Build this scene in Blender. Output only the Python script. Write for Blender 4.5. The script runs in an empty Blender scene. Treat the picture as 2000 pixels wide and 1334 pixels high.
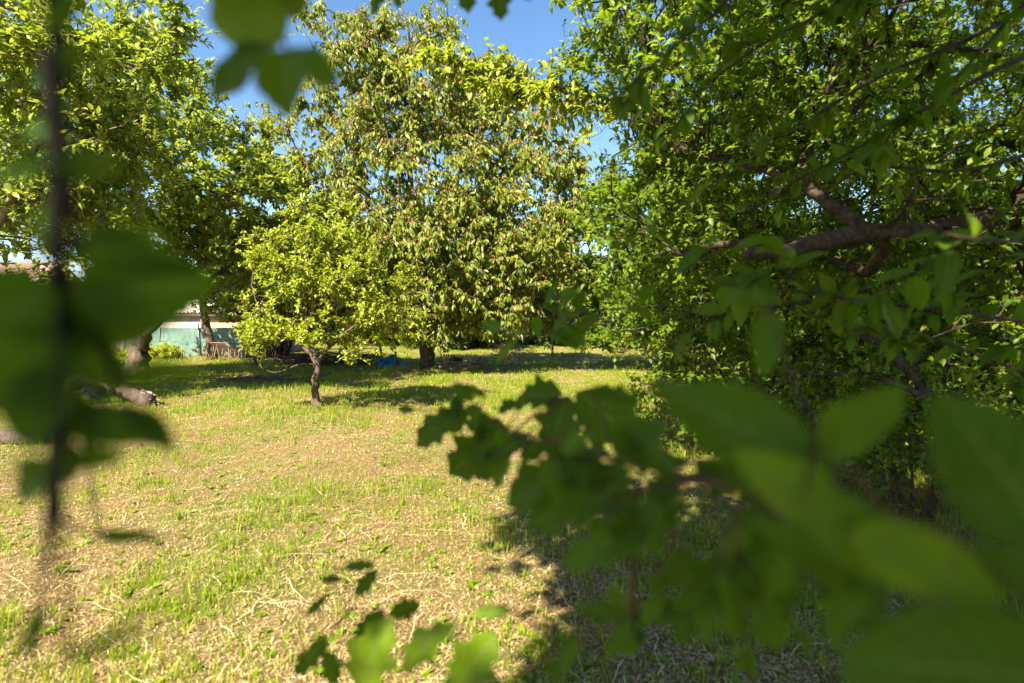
import bpy, math, random
import numpy as np

# ------------------------------------------------------------------ camera, sky, sun, exposure
SC = bpy.context.scene
COL = SC.collection
CAM_H = 1.25
PITCH = math.radians(-1.4)
FPX = 1111.0                      # focal length in photo pixels (2000 px wide), 20 mm on 36 mm
cd = bpy.data.cameras.new('camera'); cam = bpy.data.objects.new('camera', cd); COL.objects.link(cam)
cd.lens = 20.0; cd.sensor_width = 36.0; cd.clip_start = 0.02; cd.clip_end = 600
cam.location = (0, 0, CAM_H); cam.rotation_euler = (math.radians(90) + PITCH, 0, 0)
cd.dof.use_dof = True; cd.dof.focus_distance = 9.0; cd.dof.aperture_fstop = 2.2; cd.dof.aperture_blades = 0
SC.camera = cam

SUN_EL = math.radians(43); SUN_AZ = math.atan2(-0.46, -0.89)      # azimuth from +Y towards +X
SUN_DIR = np.array([math.sin(SUN_AZ) * math.cos(SUN_EL), math.cos(SUN_AZ) * math.cos(SUN_EL), math.sin(SUN_EL)])
w = bpy.data.worlds.new('World'); SC.world = w; w.use_nodes = True
wn = w.node_tree.nodes; wl = w.node_tree.links
sky = wn.new('ShaderNodeTexSky'); sky.sky_type = 'NISHITA'; sky.sun_disc = False
sky.sun_elevation = SUN_EL; sky.sun_rotation = SUN_AZ % (2 * math.pi)
sky.air_density = 1.0; sky.dust_density = 0.5; sky.ozone_density = 1.1
bg = wn['Background']; bg.inputs['Strength'].default_value = 0.058
shs = wn.new('ShaderNodeHueSaturation'); shs.inputs['Saturation'].default_value = 1.18
wl.new(sky.outputs['Color'], shs.inputs['Color']); wl.new(shs.outputs['Color'], bg.inputs['Color'])
sd = bpy.data.lights.new('sun', 'SUN'); sun = bpy.data.objects.new('sun', sd); COL.objects.link(sun)
sd.energy = 5.0; sd.angle = math.radians(0.53); sd.color = (1.0, 0.88, 0.64)
from mathutils import Vector
sun.rotation_euler = Vector(SUN_DIR.tolist()).to_track_quat('Z', 'Y').to_euler()
SC.view_settings.view_transform = 'Standard'; SC.view_settings.look = 'None'
SC.view_settings.exposure = 2.2; SC.view_settings.gamma = 1.0
SC.cycles.use_denoising = True
SC.cycles.max_bounces = 7; SC.cycles.diffuse_bounces = 4; SC.cycles.glossy_bounces = 2
SC.cycles.transmission_bounces = 4; SC.cycles.transparent_max_bounces = 4
SC.cycles.sample_clamp_indirect = 6.0

RNG = np.random.default_rng(11)

def P(px, py, d):
    """photo pixel + depth along the view axis -> a point in the place"""
    x = (px - 1000.0) / FPX * d; u = (667.0 - py) / FPX * d
    return np.array([x, d * math.cos(PITCH) - u * math.sin(PITCH), CAM_H + u * math.cos(PITCH) + d * math.sin(PITCH)])

def gz(x, y):
    """height of the ground"""
    x = np.asarray(x, float); y = np.asarray(y, float)
    r = np.hypot(x, y)
    return (0.022 * np.sin(1.3 * x + 0.7 * y) + 0.018 * np.sin(0.9 * y - 1.7 * x + 1.0) + 0.012 * np.sin(3.1 * x + 2.3 * y)
            + 0.008 * np.sin(5.3 * y - 4.1 * x)
            + np.clip(1.3 - r / 14.0, 0, 1) * (0.009 * np.sin(11 * x + 5 * y + 2 * np.sin(3 * y)) * np.sin(13 * y - 4 * x + 2 * np.sin(4 * x)) + 0.005 * np.sin(23 * x - 9 * y) * np.sin(19 * y + 7 * x))
            ) * np.clip(1.2 - r / 120.0, 0.2, 1)

# ------------------------------------------------------------------ object helpers
def tag(o, label=None, cat=None, group=None, kind=None):
    if label: o['label'] = label
    if cat: o['category'] = cat
    if group: o['group'] = group
    if kind: o['kind'] = kind
    return o

def thing(name, loc, label, cat, group=None):
    o = bpy.data.objects.new(name, None); COL.objects.link(o); o.location = tuple(float(a) for a in loc)
    o.empty_display_size = 0.2
    return tag(o, label, cat, group)

def build(name, chunks, mats, parent=None, smooth=True):
    """chunks: (V, list of face index arrays, rnd, lv, material index) -> one mesh object (world coords)"""
    off = 0; VV = []; RR = []; LL = []; tot = []; idx = []; mi = []
    for V, Fs, rnd, lv, m in chunks:
        V = np.asarray(V, np.float32).reshape(-1, 3); n = len(V)
        VV.append(V)
        RR.append(np.broadcast_to(np.asarray(rnd, np.float32), (n,)).copy())
        LL.append(np.zeros((n, 3), np.float32) if lv is None else np.asarray(lv, np.float32).reshape(-1, 3))
        for F in Fs:
            F = np.asarray(F, np.int32)
            if not len(F): continue
            idx.append((F + off).ravel()); tot.append(np.full(len(F), F.shape[1], np.int32)); mi.append(np.full(len(F), m, np.int32))
        off += n
    V = np.concatenate(VV); idx = np.concatenate(idx); tot = np.concatenate(tot); mi = np.concatenate(mi)
    origin = np.zeros(3, np.float32)
    if parent is not None: origin = np.array(parent_world(parent), np.float32)
    me = bpy.data.meshes.new(name)
    me.vertices.add(len(V)); me.vertices.foreach_set('co', (V - origin).ravel())
    me.loops.add(len(idx)); me.loops.foreach_set('vertex_index', idx)
    me.polygons.add(len(tot)); st = np.zeros(len(tot), np.int32); st[1:] = np.cumsum(tot)[:-1]
    me.polygons.foreach_set('loop_start', st); me.polygons.foreach_set('loop_total', tot)
    me.polygons.foreach_set('material_index', mi)
    me.polygons.foreach_set('use_smooth', np.full(len(tot), smooth))
    a = me.attributes.new('rnd', 'FLOAT', 'POINT'); a.data.foreach_set('value', np.concatenate(RR))
    a = me.attributes.new('lv', 'FLOAT_VECTOR', 'POINT'); a.data.foreach_set('vector', np.concatenate(LL).ravel())
    for m in (mats if isinstance(mats, (list, tuple)) else [mats]): me.materials.append(m)
    me.update(calc_edges=True); me.validate()
    o = bpy.data.objects.new(name, me); COL.objects.link(o)
    if parent is not None: o.parent = parent
    return o

def parent_world(p):
    l = np.array(p.location)
    while p.parent is not None:
        p = p.parent; l = l + np.array(p.location)
    return l

# ------------------------------------------------------------------ materials
def nodes_of(name):
    m = bpy.data.materials.new(name); m.use_nodes = True
    nt = m.node_tree; nt.nodes.clear()
    return m, nt.nodes, nt.links

def ramp(N, stops):
    r = N.new('ShaderNodeValToRGB'); e = r.color_ramp.elements
    e[0].position = stops[0][0]; e[0].color = (*stops[0][1], 1)
    e[1].position = stops[-1][0]; e[1].color = (*stops[-1][1], 1)
    for p, c in stops[1:-1]:
        k = e.new(p); k.color = (*c, 1)
    return r

def leaf_mat(name, stops, trans=(0.25, 0.4, 0.03), tf=0.42, rough=0.42, spec=0.45, vein=False):
    m, N, L = nodes_of(name)
    at = N.new('ShaderNodeAttribute'); at.attribute_name = 'rnd'
    r = ramp(N, stops); L.new(at.outputs['Fac'], r.inputs['Fac'])
    col = r.outputs['Color']
    pb = N.new('ShaderNodeBsdfPrincipled'); pb.inputs['Roughness'].default_value = rough
    pb.inputs['Specular IOR Level'].default_value = spec
    # blotchy colour over the blade
    tc = N.new('ShaderNodeTexCoord'); nz = N.new('ShaderNodeTexNoise'); nz.inputs['Scale'].default_value = 40 if vein else 9
    nz.inputs['Detail'].default_value = 3; L.new(tc.outputs['Object'], nz.inputs['Vector'])
    hs = N.new('ShaderNodeHueSaturation'); mp = N.new('ShaderNodeMapRange')
    mp.inputs['To Min'].default_value = 0.72; mp.inputs['To Max'].default_value = 1.18
    L.new(nz.outputs['Fac'], mp.inputs['Value']); L.new(mp.outputs['Result'], hs.inputs['Value']); L.new(col, hs.inputs['Color'])
    col = hs.outputs['Color']
    if vein:
        lv = N.new('ShaderNodeAttribute'); lv.attribute_name = 'lv'
        sx = N.new('ShaderNodeSeparateXYZ'); L.new(lv.outputs['Vector'], sx.inputs['Vector'])
        ab = N.new('ShaderNodeMath'); ab.operation = 'ABSOLUTE'; L.new(sx.outputs['Y'], ab.inputs[0])
        # side veins: sin(t*38 - |s|*13)
        m1 = N.new('ShaderNodeMath'); m1.operation = 'MULTIPLY'; m1.inputs[1].default_value = 42; L.new(sx.outputs['X'], m1.inputs[0])
        m2 = N.new('ShaderNodeMath'); m2.operation = 'MULTIPLY'; m2.inputs[1].default_value = -12; L.new(ab.outputs[0], m2.inputs[0])
        m3 = N.new('ShaderNodeMath'); m3.operation = 'ADD'; L.new(m1.outputs[0], m3.inputs[0]); L.new(m2.outputs[0], m3.inputs[1])
        sn = N.new('ShaderNodeMath'); sn.operation = 'SINE'; L.new(m3.outputs[0], sn.inputs[0])
        v1 = N.new('ShaderNodeMapRange'); v1.inputs['From Min'].default_value = 0.9; v1.inputs['From Max'].default_value = 1.0
        L.new(sn.outputs[0], v1.inputs['Value'])
        v2 = N.new('ShaderNodeMapRange'); v2.inputs['From Min'].default_value = 0.06; v2.inputs['From Max'].default_value = 0.015
        L.new(ab.outputs[0], v2.inputs['Value'])
        mx = N.new('ShaderNodeMath'); mx.operation = 'MAXIMUM'; L.new(v1.outputs['Result'], mx.inputs[0]); L.new(v2.outputs['Result'], mx.inputs[1])
        ms = N.new('ShaderNodeMath'); ms.operation = 'MULTIPLY'; ms.inputs[1].default_value = 0.5; L.new(mx.outputs[0], ms.inputs[0])
        mc = N.new('ShaderNodeMix'); mc.data_type = 'RGBA'; mc.inputs[7].default_value = (0.20, 0.28, 0.07, 1)
        L.new(ms.outputs[0], mc.inputs[0]); L.new(col, mc.inputs[6]); col = mc.outputs[2]
        n2 = N.new('ShaderNodeTexNoise'); n2.inputs['Scale'].default_value = 110; n2.inputs['Detail'].default_value = 1; L.new(tc.outputs['Object'], n2.inputs['Vector'])
        q2 = N.new('ShaderNodeMapRange'); q2.inputs['From Min'].default_value = 0.70; q2.inputs['From Max'].default_value = 0.74; q2.inputs['To Max'].default_value = 0.8; L.new(n2.outputs['Fac'], q2.inputs['Value'])
        m5 = N.new('ShaderNodeMix'); m5.data_type = 'RGBA'; m5.inputs[7].default_value = (0.16, 0.09, 0.03, 1); L.new(q2.outputs['Result'], m5.inputs[0]); L.new(col, m5.inputs[6]); col = m5.outputs[2]
        bp = N.new('ShaderNodeBump'); bp.inputs['Strength'].default_value = 0.35; bp.inputs['Distance'].default_value = 0.001
        L.new(mx.outputs[0], bp.inputs['Height']); L.new(bp.outputs['Normal'], pb.inputs['Normal'])
    L.new(col, pb.inputs['Base Color'])
    tr = N.new('ShaderNodeBsdfTranslucent')
    mt = N.new('ShaderNodeMix'); mt.data_type = 'RGBA'; mt.blend_type = 'MIX'; mt.inputs[0].default_value = 0.62
    mt.inputs[7].default_value = (*trans, 1); L.new(col, mt.inputs[6]); L.new(mt.outputs[2], tr.inputs['Color'])
    ms = N.new('ShaderNodeMixShader'); ms.inputs[0].default_value = tf
    L.new(pb.outputs[0], ms.inputs[1]); L.new(tr.outputs[0], ms.inputs[2])
    o = N.new('ShaderNodeOutputMaterial'); L.new(ms.outputs[0], o.inputs['Surface'])
    return m

def simple_mat(name, c1, c2, scale=8, rough=0.8, bump=0.4, stretch=(1, 1, 1), dist=0.01, detail=6, spec=0.3, thr=(0.35, 0.65), c3=None, metal=0.0):
    m, N, L = nodes_of(name)
    tc = N.new('ShaderNodeTexCoord'); mp = N.new('ShaderNodeMapping'); mp.inputs['Scale'].default_value = stretch
    L.new(tc.outputs['Object'], mp.inputs['Vector'])
    nz = N.new('ShaderNodeTexNoise'); nz.inputs['Scale'].default_value = scale; nz.inputs['Detail'].default_value = detail
    nz.inputs['Roughness'].default_value = 0.65; L.new(mp.outputs[0], nz.inputs['Vector'])
    st = [(thr[0], c1), (thr[1], c2)]
    if c3: st = [(thr[0], c1), ((thr[0] + thr[1]) / 2, c2), (thr[1], c3)]
    r = ramp(N, st); L.new(nz.outputs['Fac'], r.inputs['Fac'])
    pb = N.new('ShaderNodeBsdfPrincipled'); pb.inputs['Roughness'].default_value = rough
    pb.inputs['Specular IOR Level'].default_value = spec; pb.inputs['Metallic'].default_value = metal
    L.new(r.outputs['Color'], pb.inputs['Base Color'])
    bp = N.new('ShaderNodeBump'); bp.inputs['Strength'].default_value = bump; bp.inputs['Distance'].default_value = dist
    L.new(nz.outputs['Fac'], bp.inputs['Height']); L.new(bp.outputs['Normal'], pb.inputs['Normal'])
    o = N.new('ShaderNodeOutputMaterial'); L.new(pb.outputs[0], o.inputs['Surface'])
    return m

M = {}
YG = (0.30, 0.42, 0.03)
M['leaf_pear'] = leaf_mat('leaf_pear', [(0, (0.11, 0.17, 0.010)), (0.5, (0.22, 0.29, 0.025)), (0.9, (0.36, 0.41, 0.07)), (1, (0.22, 0.19, 0.03))], trans=(0.42, 0.52, 0.03), tf=0.42, rough=0.38, spec=0.5)
M['leaf_small'] = leaf_mat('leaf_small', [(0, (0.12, 0.17, 0.006)), (0.5, (0.23, 0.28, 0.012)), (1, (0.36, 0.38, 0.02))], trans=(0.42, 0.52, 0.02), tf=0.42, rough=0.4)
M['leaf_cherry'] = leaf_mat('leaf_cherry', [(0, (0.06, 0.11, 0.005)), (0.5, (0.14, 0.19, 0.012)), (1, (0.28, 0.30, 0.045))], trans=(0.42, 0.47, 0.012), tf=0.42, rough=0.42, spec=0.36)
M['leaf_plum'] = leaf_mat('leaf_plum', [(0, (0.04, 0.095, 0.003)), (0.5, (0.09, 0.165, 0.006)), (0.93, (0.18, 0.24, 0.012)), (1, (0.25, 0.17, 0.03))], trans=(0.38, 0.54, 0.010), tf=0.5, rough=0.45, spec=0.35)
M['leaf_near'] = leaf_mat('leaf_near', [(0, (0.018, 0.060, 0.001)), (0.5, (0.05, 0.115, 0.002)), (1, (0.15, 0.24, 0.005))], trans=(0.24, 0.40, 0.006), tf=0.45, rough=0.55, spec=0.16, vein=True)
M['leaf_far'] = leaf_mat('leaf_far', [(0, (0.04, 0.07, 0.012)), (0.5, (0.07, 0.11, 0.02)), (1, (0.12, 0.14, 0.03))], trans=(0.2, 0.3, 0.03), tf=0.3, rough=0.5)
M['leaf_walnut'] = leaf_mat('leaf_walnut', [(0, (0.10, 0.15, 0.02)), (1, (0.2, 0.24, 0.04))], trans=(0.4, 0.46, 0.05), tf=0.4)
M['grass'] = leaf_mat('grass_blades', [(0, (0.08, 0.16, 0.006)), (0.5, (0.17, 0.25, 0.010)), (0.85, (0.28, 0.32, 0.02)), (1, (0.40, 0.35, 0.06))], trans=(0.45, 0.55, 0.02), tf=0.4, rough=0.5, spec=0.3)
M['straw'] = leaf_mat('cut_hay', [(0, (0.16, 0.095, 0.045)), (0.35, (0.47, 0.32, 0.15)), (0.75, (0.68, 0.51, 0.28)), (1, (0.86, 0.75, 0.54))], trans=(0.5, 0.36, 0.16), tf=0.2, rough=0.6, spec=0.3)
M['bark'] = simple_mat('bark', (0.022, 0.015, 0.012), (0.13, 0.09, 0.065), scale=14, stretch=(1, 1, 0.35), bump=1.0, dist=0.02, thr=(0.3, 0.7), c3=None)
M['bark_light'] = simple_mat('bark_light', (0.06, 0.045, 0.035), (0.28, 0.21, 0.15), scale=18, stretch=(1, 1, 0.5), bump=0.9, dist=0.012)
M['stem_dark'] = simple_mat('stem_dark', (0.004, 0.0025, 0.001), (0.014, 0.008, 0.003), scale=40, bump=0.4, dist=0.001)  # near-black colour stands in for shade on the hanging shoot
M['bark_plum'] = simple_mat('bark_plum', (0.010, 0.007, 0.005), (0.085, 0.06, 0.04), scale=26, bump=0.9, dist=0.008, thr=(0.35, 0.72))
M['twig_red'] = simple_mat('twig_red', (0.045, 0.018, 0.008), (0.10, 0.045, 0.018), scale=30, bump=0.2, rough=0.5)
M['stalk_red'] = simple_mat('stalk_red', (0.34, 0.10, 0.06), (0.50, 0.18, 0.12), scale=20, bump=0, rough=0.5)
M['twig_green'] = simple_mat('twig_green', (0.06, 0.09, 0.015), (0.12, 0.13, 0.03), scale=30, bump=0.2, rough=0.5)
M['plum_fruit'] = simple_mat('plum_fruit', (0.16, 0.24, 0.03), (0.24, 0.32, 0.05), scale=10, bump=0, rough=0.35)

# ------------------------------------------------------------------ geometry generators
def nrmz(a):
    return a / np.maximum(np.linalg.norm(a, axis=-1, keepdims=True), 1e-9)

def tubes(paths, radii, sides=5, rnd=0.5, mat=0, cap=True, rough=0.0):
    """paths (n,m,3), radii (n,m) -> chunk"""
    paths = np.asarray(paths, float); radii = np.asarray(radii, float); n, m, _ = paths.shape
    T = nrmz(np.gradient(paths, axis=1))
    avg = nrmz(paths[:, -1] - paths[:, 0]); ax = np.argmin(np.abs(avg), axis=1)
    ref = np.eye(3)[ax][:, None, :]
    A = nrmz(np.cross(T, np.broadcast_to(ref, T.shape))); B = np.cross(T, A)
    th = np.arange(sides) / sides * 2 * math.pi
    rr = radii[:, :, None]
    if rough:
        rr = rr * (1 + RNG.normal(0, rough, (n, m, sides)))
    V = paths[:, :, None, :] + rr[..., None] * (np.cos(th)[None, None, :, None] * A[:, :, None, :] + np.sin(th)[None, None, :, None] * B[:, :, None, :])
    base = (np.arange(n) * m * sides)[:, None, None] + (np.arange(m - 1) * sides)[None, :, None]
    j = np.arange(sides)[None, None, :]; j2 = (j + 1) % sides
    Q = np.stack([base + j, base + j2, base + j2 + sides, base + j + sides], -1).reshape(-1, 4)
    Fs = [Q]
    if cap:
        e = (np.arange(n) * m * sides)[:, None] + (m - 1) * sides + np.arange(sides)[None]
        s = (np.arange(n) * m * sides)[:, None] + np.arange(sides)[None, ::-1]
        Fs += [e, s]
    return (V.reshape(-1, 3), Fs, rnd, None, mat)

def bez(p0, p1, p2, p3, m):
    t = np.linspace(0, 1, m)[None, :, None]
    p0, p1, p2, p3 = (np.asarray(q, float)[:, None, :] for q in (p0, p1, p2, p3))
    return (1 - t) ** 3 * p0 + 3 * (1 - t) ** 2 * t * p1 + 3 * (1 - t) * t * t * p2 + t ** 3 * p3

def smooth_path(pts, m):
    pts = np.asarray(pts, float); n = len(pts)
    if n == 2:
        t = np.linspace(0, 1, m)[:, None]; return pts[0] * (1 - t) + pts[1] * t
    q = np.vstack([2 * pts[0] - pts[1], pts, 2 * pts[-1] - pts[-2]])
    u = np.linspace(0, n - 1 - 1e-6, m); i = u.astype(int); f = (u - i)[:, None]
    a, b, c, d = q[i], q[i + 1], q[i + 2], q[i + 3]
    return 0.5 * ((2 * b) + (-a + c) * f + (2 * a - 5 * b + 4 * c - d) * f ** 2 + (-a + 3 * b - 3 * c + d) * f ** 3)

def template(kind):
    """rows (t, half width), columns of s, faces"""
    if kind == 'lo':
        rows = [(0.0, 0), (0.38, 1.0), (1.0, 0)]; cols = 2
    elif kind == 'mid':
        rows = [(0.0, 0), (0.25, .8), (0.6, 1.0), (1.0, 0)]; cols = 2
    elif kind == 'hi':
        rows = [(0.0, 0), (0.12, .45), (0.3, .88), (0.5, 1.0), (0.7, .82), (0.88, .42), (1.0, 0)]; cols = 2
    elif kind == 'full':
        ts = np.linspace(0, 1, 17); rows = []
        for k, t in enumerate(ts):
            wv = math.sin(math.pi * t ** 0.75) ** 0.8 if 0 < t < 1 else 0
            if 0 < k < 16: wv *= (1.08 if k % 2 else 0.93)
            rows.append((t, wv))
        cols = 4
    elif kind == 'lobed':
        ts = np.linspace(0, 1, 25); rows = []
        for k, t in enumerate(ts):
            wv = math.sin(math.pi * t ** 0.8) ** 0.7 if 0 < t < 1 else 0
            lob = 0.62 + 0.48 * (1 - abs(((2.9 * t + 0.15) % 1.0) * 2 - 1)) ** 1.1 if t < 0.86 else 0.75
            wv *= lob * (1.06 if k % 2 else 0.95)
            rows.append((t, wv))
        cols = 4
    V = []; S = []; lut = {}
    ss = np.linspace(-1, 1, cols + 1)
    for i, (t, wv) in enumerate(rows):
        if wv == 0:
            lut[i] = [len(V)] * (cols + 1); V.append((t, 0)); S.append(0)
        else:
            lut[i] = []
            for s in ss:
                lut[i].append(len(V)); V.append((t, s * wv)); S.append(s)
    Q = []; T = []
    for i in range(len(rows) - 1):
        for j in range(cols):
            f = [lut[i][j], lut[i][j + 1], lut[i + 1][j + 1], lut[i + 1][j]]
            g = []
            for k in f:
                if k not in g: g.append(k)
            (Q if len(g) == 4 else T).append(g)
    return np.array(V, float), np.array(S, float), np.array(Q, int).reshape(-1, 4), np.array(T, int).reshape(-1, 3)

TPL = {k: template(k) for k in ('lo', 'mid', 'hi', 'full', 'lobed')}

def leaves(pos, dirs, nrm, length, width, kind='mid', fold=0.35, droop=0.25, rnd=None, mat=0, wave=0.0, fwd=0.0):
    """one leaf per row; width = full width / length"""
    pos = np.asarray(pos, float); n = len(pos)
    D = nrmz(np.asarray(dirs, float)); Nn = np.asarray(nrm, float); Nn = nrmz(Nn - (Nn * D).sum(-1, keepdims=True) * D)
    S = np.cross(Nn, D)
    TV, ss, Q, T = TPL[kind]
    L = np.broadcast_to(np.asarray(length, float), (n,)); W = np.broadcast_to(np.asarray(width, float), (n,)) * 0.5
    fo = fold * RNG.uniform(0.4, 1.4, n); dr = droop * RNG.uniform(0.2, 1.6, n)
    t = TV[None, :, 0]; s = TV[None, :, 1]
    tt = t + fwd * np.abs(s) * (1 - t) * 0.5
    h = fo[:, None] * np.abs(s) * W[:, None] - dr[:, None] * t ** 2
    if wave:
        ph = RNG.uniform(0, 6.28, n)[:, None]
        h = h + wave * np.sin(9 * t + 3 * s + ph) * np.abs(s) * 0.5
    V = pos[:, None, :] + L[:, None, None] * (tt[..., None] * D[:, None, :] + (s * W[:, None])[..., None] * S[:, None, :] + h[..., None] * Nn[:, None, :])
    k = TV.shape[0]; off = (np.arange(n) * k)[:, None, None]
    if rnd is None: rnd = RNG.random(n)
    R = np.repeat(np.asarray(rnd, float), k)
    LV = np.zeros((n, k, 3)); LV[:, :, 0] = TV[None, :, 0]; LV[:, :, 1] = ss[None]
    Fs = []
    if len(Q): Fs.append((Q[None] + off).reshape(-1, 4))
    if len(T): Fs.append((T[None] + off).reshape(-1, 3))
    return (V.reshape(-1, 3), Fs, R, LV.reshape(-1, 3), mat)

def rsph(n):
    return nrmz(RNG.normal(size=(n, 3)))

def envelope(ells, clumps=0, clump_r=0.5, shell=0.45, keep=None):
    """ells: (centre, radii, weight). Returns sampler of points with an uneven outline and clumps"""
    wts = np.array([e[2] for e in ells], float); wts /= wts.sum()
    ph = RNG.uniform(0, 6.28, (len(ells), 6))
    def raw(n, lo=0.0):
        k = RNG.choice(len(ells), n, p=wts); d = rsph(n)
        r = (lo + (1 - lo) * RNG.random(n)) ** (1 / 2.4)
        out = 1 + 0.16 * np.sin(3 * d[:, 0] + ph[k, 0]) * np.sin(4 * d[:, 1] + ph[k, 1]) + 0.14 * np.sin(6 * d[:, 2] + ph[k, 2] + 5 * d[:, 0]) + 0.08 * np.sin(11 * d[:, 1] + ph[k, 3] + 7 * d[:, 2])
        c = np.array([ells[i][0] for i in range(len(ells))], float)[k]; rad = np.array([ells[i][1] for i in range(len(ells))], float)[k]
        return c + d * rad * (r * out)[:, None]
    CL = raw(clumps, shell) if clumps else None
    def sample(n, frac=0.65):
        res = []
        got = 0
        for _ in range(40):
            q = max(64, int((n - got) * 1.6))
            a = raw(q, 0.1)
            if CL is not None:
                k = RNG.random(q) < frac
                a[k] = CL[RNG.integers(0, len(CL), k.sum())] + RNG.normal(0, clump_r, (k.sum(), 3)) * [1, 1, 0.7]
            ok = a[:, 2] > 0.12
            if keep is not None: ok &= keep(a)
            a = a[ok]; res.append(a); got += len(a)
            if got >= n: break
        return np.concatenate(res)[:n]
    return sample

def grow(explicit, env, levels, droop=0.0, up=0.4, wiggle=0.06):
    """explicit: list of (points, r0, r1). levels: (n, m points, r0, r1, sides). Returns wood chunks and the last level's paths"""
    NP = []; ND = []; NR = []; wood = []
    for pts, r0, r1 in explicit:
        m = max(8, 4 * len(pts)); p = smooth_path(pts, m); r = np.linspace(r0, r1, m)
        p[1:-1] += RNG.normal(0, 0.12 * r0, (m - 2, 3))
        wood.append(tubes(p[None], r[None], 9 if r0 > 0.03 else 6, rough=0.07))
        d = nrmz(np.gradient(p, axis=0)); k = max(1, int(m * 0.3))
        NP.append(p[k:]); ND.append(d[k:]); NR.append(r[k:])
    last = None
    for li, (n, m, r0, r1, sides) in enumerate(levels):
        T = env(n); n = len(T)
        A = np.concatenate(NP).astype(np.float32); D = np.concatenate(ND); R = np.concatenate(NR)
        best = np.zeros(n, int)
        for c in range(0, n, 400):
            t = T[c:c + 400].astype(np.float32)
            df = t[:, None, :] - A[None]
            dist = np.linalg.norm(df, axis=-1)
            cost = dist + up * np.maximum(0, -df[..., 2]) * (0.3 if droop else 1) + 0.25 / (1 + 60 * R[None].astype(np.float32))
            best[c:c + 400] = cost.argmin(1)
        p0 = A[best].astype(float); nd = D[best]; rn = R[best]
        dist = np.linalg.norm(T - p0, axis=1, keepdims=True); dv = (T - p0) / np.maximum(dist, 1e-6)
        e = nrmz(dv + RNG.normal(0, 0.25, (n, 3)) + np.array([0, 0, up * 0.7 if not droop else -droop]))
        lift = np.array([0, 0, 0.12 + (0.25 if droop else 0)]) * dist
        path = bez(p0, p0 + dist * (0.2 * nd + 0.2 * dv) + lift, T - e * dist * 0.3, T, m)
        wg = RNG.normal(0, wiggle, path.shape) * np.minimum(dist, 0.55)[:, None, :] * np.sin(np.linspace(0, math.pi, m))[None, :, None]
        path = path + wg
        ra = np.minimum(r0, rn * 0.75) * np.clip(0.5 + 0.5 * dist[:, 0] / (dist.mean() + 1e-6), 0.5, 1.3); rb = np.minimum(r1, ra * 0.7)
        u = np.linspace(0, 1, m)[None]
        rad = ra[:, None] * (1 - u) + rb[:, None] * u
        wood.append(tubes(path, rad, sides, cap=False))
        k = 1
        NP.append(path[:, k:].reshape(-1, 3)); ND.append(nrmz(np.gradient(path, axis=1))[:, k:].reshape(-1, 3)); NR.append(rad[:, k:].ravel())
        last = path
    return wood, last

def foliage(paths, per, L, W, kind='mid', bias=(0, 0, 0.1), spread=0.9, along=0.6, u0=0.1, droop=0.25, fold=0.4, mat=0, rtree=None, jit=0.3, tip=0.0, normal_up=1.0):
    n, m, _ = paths.shape
    N = int(n * per); k = RNG.integers(0, n, N)
    u = u0 + (1 - u0) * RNG.random(N) ** (1 / (1 + tip)); f = u * (m - 1 - 1e-6); i = f.astype(int); f = (f - i)[:, None]
    a = paths[k, i]; b = paths[k, i + 1]; pos = a * (1 - f) + b * f; tan = nrmz(b - a)
    D = nrmz(tan * along + rsph(N) * spread + np.array(bias))
    Nn = np.array([0, 0, normal_up]) + SUN_DIR * 1.0 + rsph(N) * 0.72
    base = RNG.random(n)[k] if rtree is None else rtree[k]
    r = np.clip(0.5 * base + 0.5 * RNG.random(N), 0, 1)
    r[RNG.random(N) < 0.012] = 1.0
    ln = L * RNG.uniform(1 - jit, 1 + jit, N)
    return leaves(pos + D * ln[:, None] * 0.08, D, Nn, ln, W * RNG.uniform(0.8, 1.2, N), kind, fold, droop, r, mat)

def make_tree(name, label, cat, base, explicit, env, levels, fol, mats, droop=0, up=0.4, group=None, extra=None, wiggle=0.06):
    t = thing(name, base, label, cat, group)
    wood, last = grow(explicit, env, levels, droop, up, wiggle)
    ne = len(explicit)
    build('trunk', wood[:ne], mats[0], t)
    if wood[ne:]: build('branches', wood[ne:], mats[0], t)
    ch = [foliage(last, **f) for f in (fol if isinstance(fol, list) else [fol])]
    build('crown', ch, mats[1], t)
    return t, last

def g(x, y, dz=0.0):
    return np.array([x, y, float(gz(x, y)) + dz])

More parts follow.
